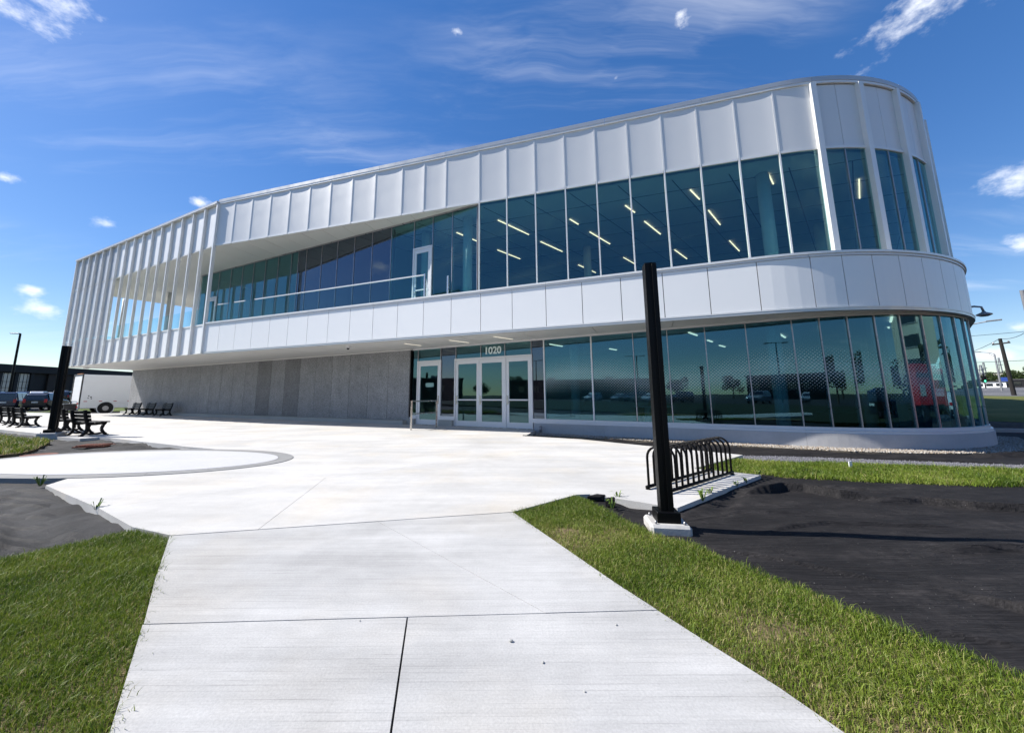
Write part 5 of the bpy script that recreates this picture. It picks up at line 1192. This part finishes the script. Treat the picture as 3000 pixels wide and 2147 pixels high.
def shed(x, y, sx, sy, h, mat, rz, lab, floors=1, grp='buildings mirrored in the glass'):
    t = thing('distant_building', (x, y, 0), lab, 'building', grp); Mz = Matrix.Rotation(rz, 3, 'Z')
    MB().box((x, y, h / 2 - .1), (sx, sy, h), rz).build('wall', mat, t); MB().box((x, y, h + .05), (sx + .6, sy + .6, .3), rz).build('roof', 'roof_grey', t)
    n = int(sx / 4)
    for fl in range(floors):
        for sd in (-1, 1):
            for i in range(n):
                q = Mz @ Vector((-sx / 2 + (i + .5) * sx / n, sd * (sy / 2 + .02), 0)); z = h * (fl + .55) / floors
                wn = MB().box((x + q.x, y + q.y, z), (1.7, .06, min(1.7, h / floors * .5)), rz).build('window', 'car_glass', t); MB().box((x + q.x, y + q.y, z - min(1.7, h / floors * .5) / 2 - .06), (1.9, .2, .1), rz).build('sill', 'kerb', wn)
    for i in range(2): q = Mz @ Vector((sx * (.2 - .4 * i), 0, 0)); MB().box((x + q.x, y + q.y, h + .7), (2.2, 1.6, 1.1), rz).build('roof_unit', 'galv', t)
shed(-78, -62, 46, 18, 5.5, 'brown_facade', R(-42), 'long low brown building mirrored between the doors and the column')
shed(-112, -20, 30, 16, 6.5, 'dark_facade', R(-70), 'dark low building mirrored in the entrance doors')
shed(-22, -100, 44, 16, 6, 'brown_facade', R(-8), 'long brown building mirrored right of the column')
shed(62, -26, 34, 15, 15, 'beige_wall', R(62), 'beige hotel mirrored in the rounded corner', 5)
for i, (x, y, k, s_) in enumerate([(-92, -48, 0, 1.0), (-60, -84, 1, 1.1), (-48, -92, 0, .9), (-100, -38, 1, 1.0), (-36, -96, 1, 1.0), (2, -95, 0, 1.1), (16, -88, 1, 1.2), (30, -60, 0, 1.1), (44, -34, 1, 1.0), (40, -8, 0, .9), (46, 2, 1, 1.0), (8, -40, 0, .8)]):
    tree(k, x, y, -.1, s_, 'leafy tree mirrored in the ground-floor glass', 'trees mirrored in the glass')
for x, y, h, lab in ((-40, -42, 9, 'tall twin-head lamp post mirrored in the first frosted pane'), (-16, -45, 9, 'tall lamp post mirrored right of the steel column'), (-58, -30, 9, 'lamp post mirrored in the entrance doors')):
    t = thing('lamp_post', (x, y, -.06), lab, 'lamp post', 'lamp posts mirrored in the glass'); MB().tube([(x, y, -.1), (x, y, h)], [.13, .09], 8).build('pole', 'black_metal', t)
    MB().bar((x - 1, y + .7, h), (x + 1, y - .7, h), .1, .1).build('arm', 'black_metal', t)
    for k in (-1, 1): MB().box((x + k, y - k * .7, h), (.7, .35, .12), -.6).build('lamp_head', 'black_metal', t)
# red lorry and cars on the drive to the right
t = thing('red_truck', (21.6, 1.6, -.17), 'red utility lorry mirrored in the rounded corner', 'truck', None, R(20)); Mz = Matrix.Rotation(R(20), 3, 'Z')
def rt(name, c, size, mat, par=None, bevel=0.0):
    q = Mz @ Vector((c[0], c[1], 0)); return MB().box((21.6 + q.x, 1.6 + q.y, c[2] - .17), size, R(20)).build(name, mat, par or t, bevel=bevel)
rt('body', (0, 0, 1.75), (5.4, 2.3, 1.9), 'red_paint', None, .05); c_ = rt('cab', (3.7, 0, 1.6), (1.7, 2.2, 2.0), 'red_paint', None, .15); rt('windscreen', (4.57, 0, 2.0), (.03, 1.8, .7), 'car_glass', c_); rt('side_window', (3.8, 1.11, 2.0), (1.0, .03, .6), 'car_glass', c_); rt('side_window', (3.8, -1.11, 2.0), (1.0, .03, .6), 'car_glass', c_)
rt('chassis', (.8, 0, .65), (7.2, .9, .3), 'truck_frame'); rt('stripe', (0, 1.16, 2.2), (4.6, .02, .18), 'truck_frame'); rt('panel', (-1.2, 1.16, 1.5), (.9, .02, .5), 'plate'); rt('panel', (1.0, 1.16, 1.6), (.7, .02, .45), 'amber')
for x in (-1.9, -.8, 3.4):
    for y in (-1.0, 1.0):
        q = Mz @ Vector((x, y, 0)); me = MB().lathe([(.46, -.15), (.48, -.1), (.48, .1), (.46, .15)], (0, 0, 0), 20, 'Y').mesh('wheel'); wo = put('wheel', me, 'rubber'); wo.location = (21.6 + q.x, 1.6 + q.y, .31); wo.rotation_euler.z = R(20); setparent(wo, t)
        me = MB().lathe([(.25, -.16), (.25, .16)], (0, 0, 0), 14, 'Y').mesh('rim'); ro = put('rim', me, 'rim'); ro.location = wo.location; ro.rotation_euler.z = R(20); setparent(ro, wo)
def rcar(kind, paint, x, y, az, lab):
    o = car(kind, paint, x, y, az, lab, 'cars mirrored in the rounded corner'); o.location.z = -.17
rcar('suv', 'car_black', 16.5, -4.5, 95, 'dark sport utility car mirrored left of the red lorry'); rcar('sedan', 'car_white', 29.5, 4.6, 110, 'white car mirrored right of the red lorry')
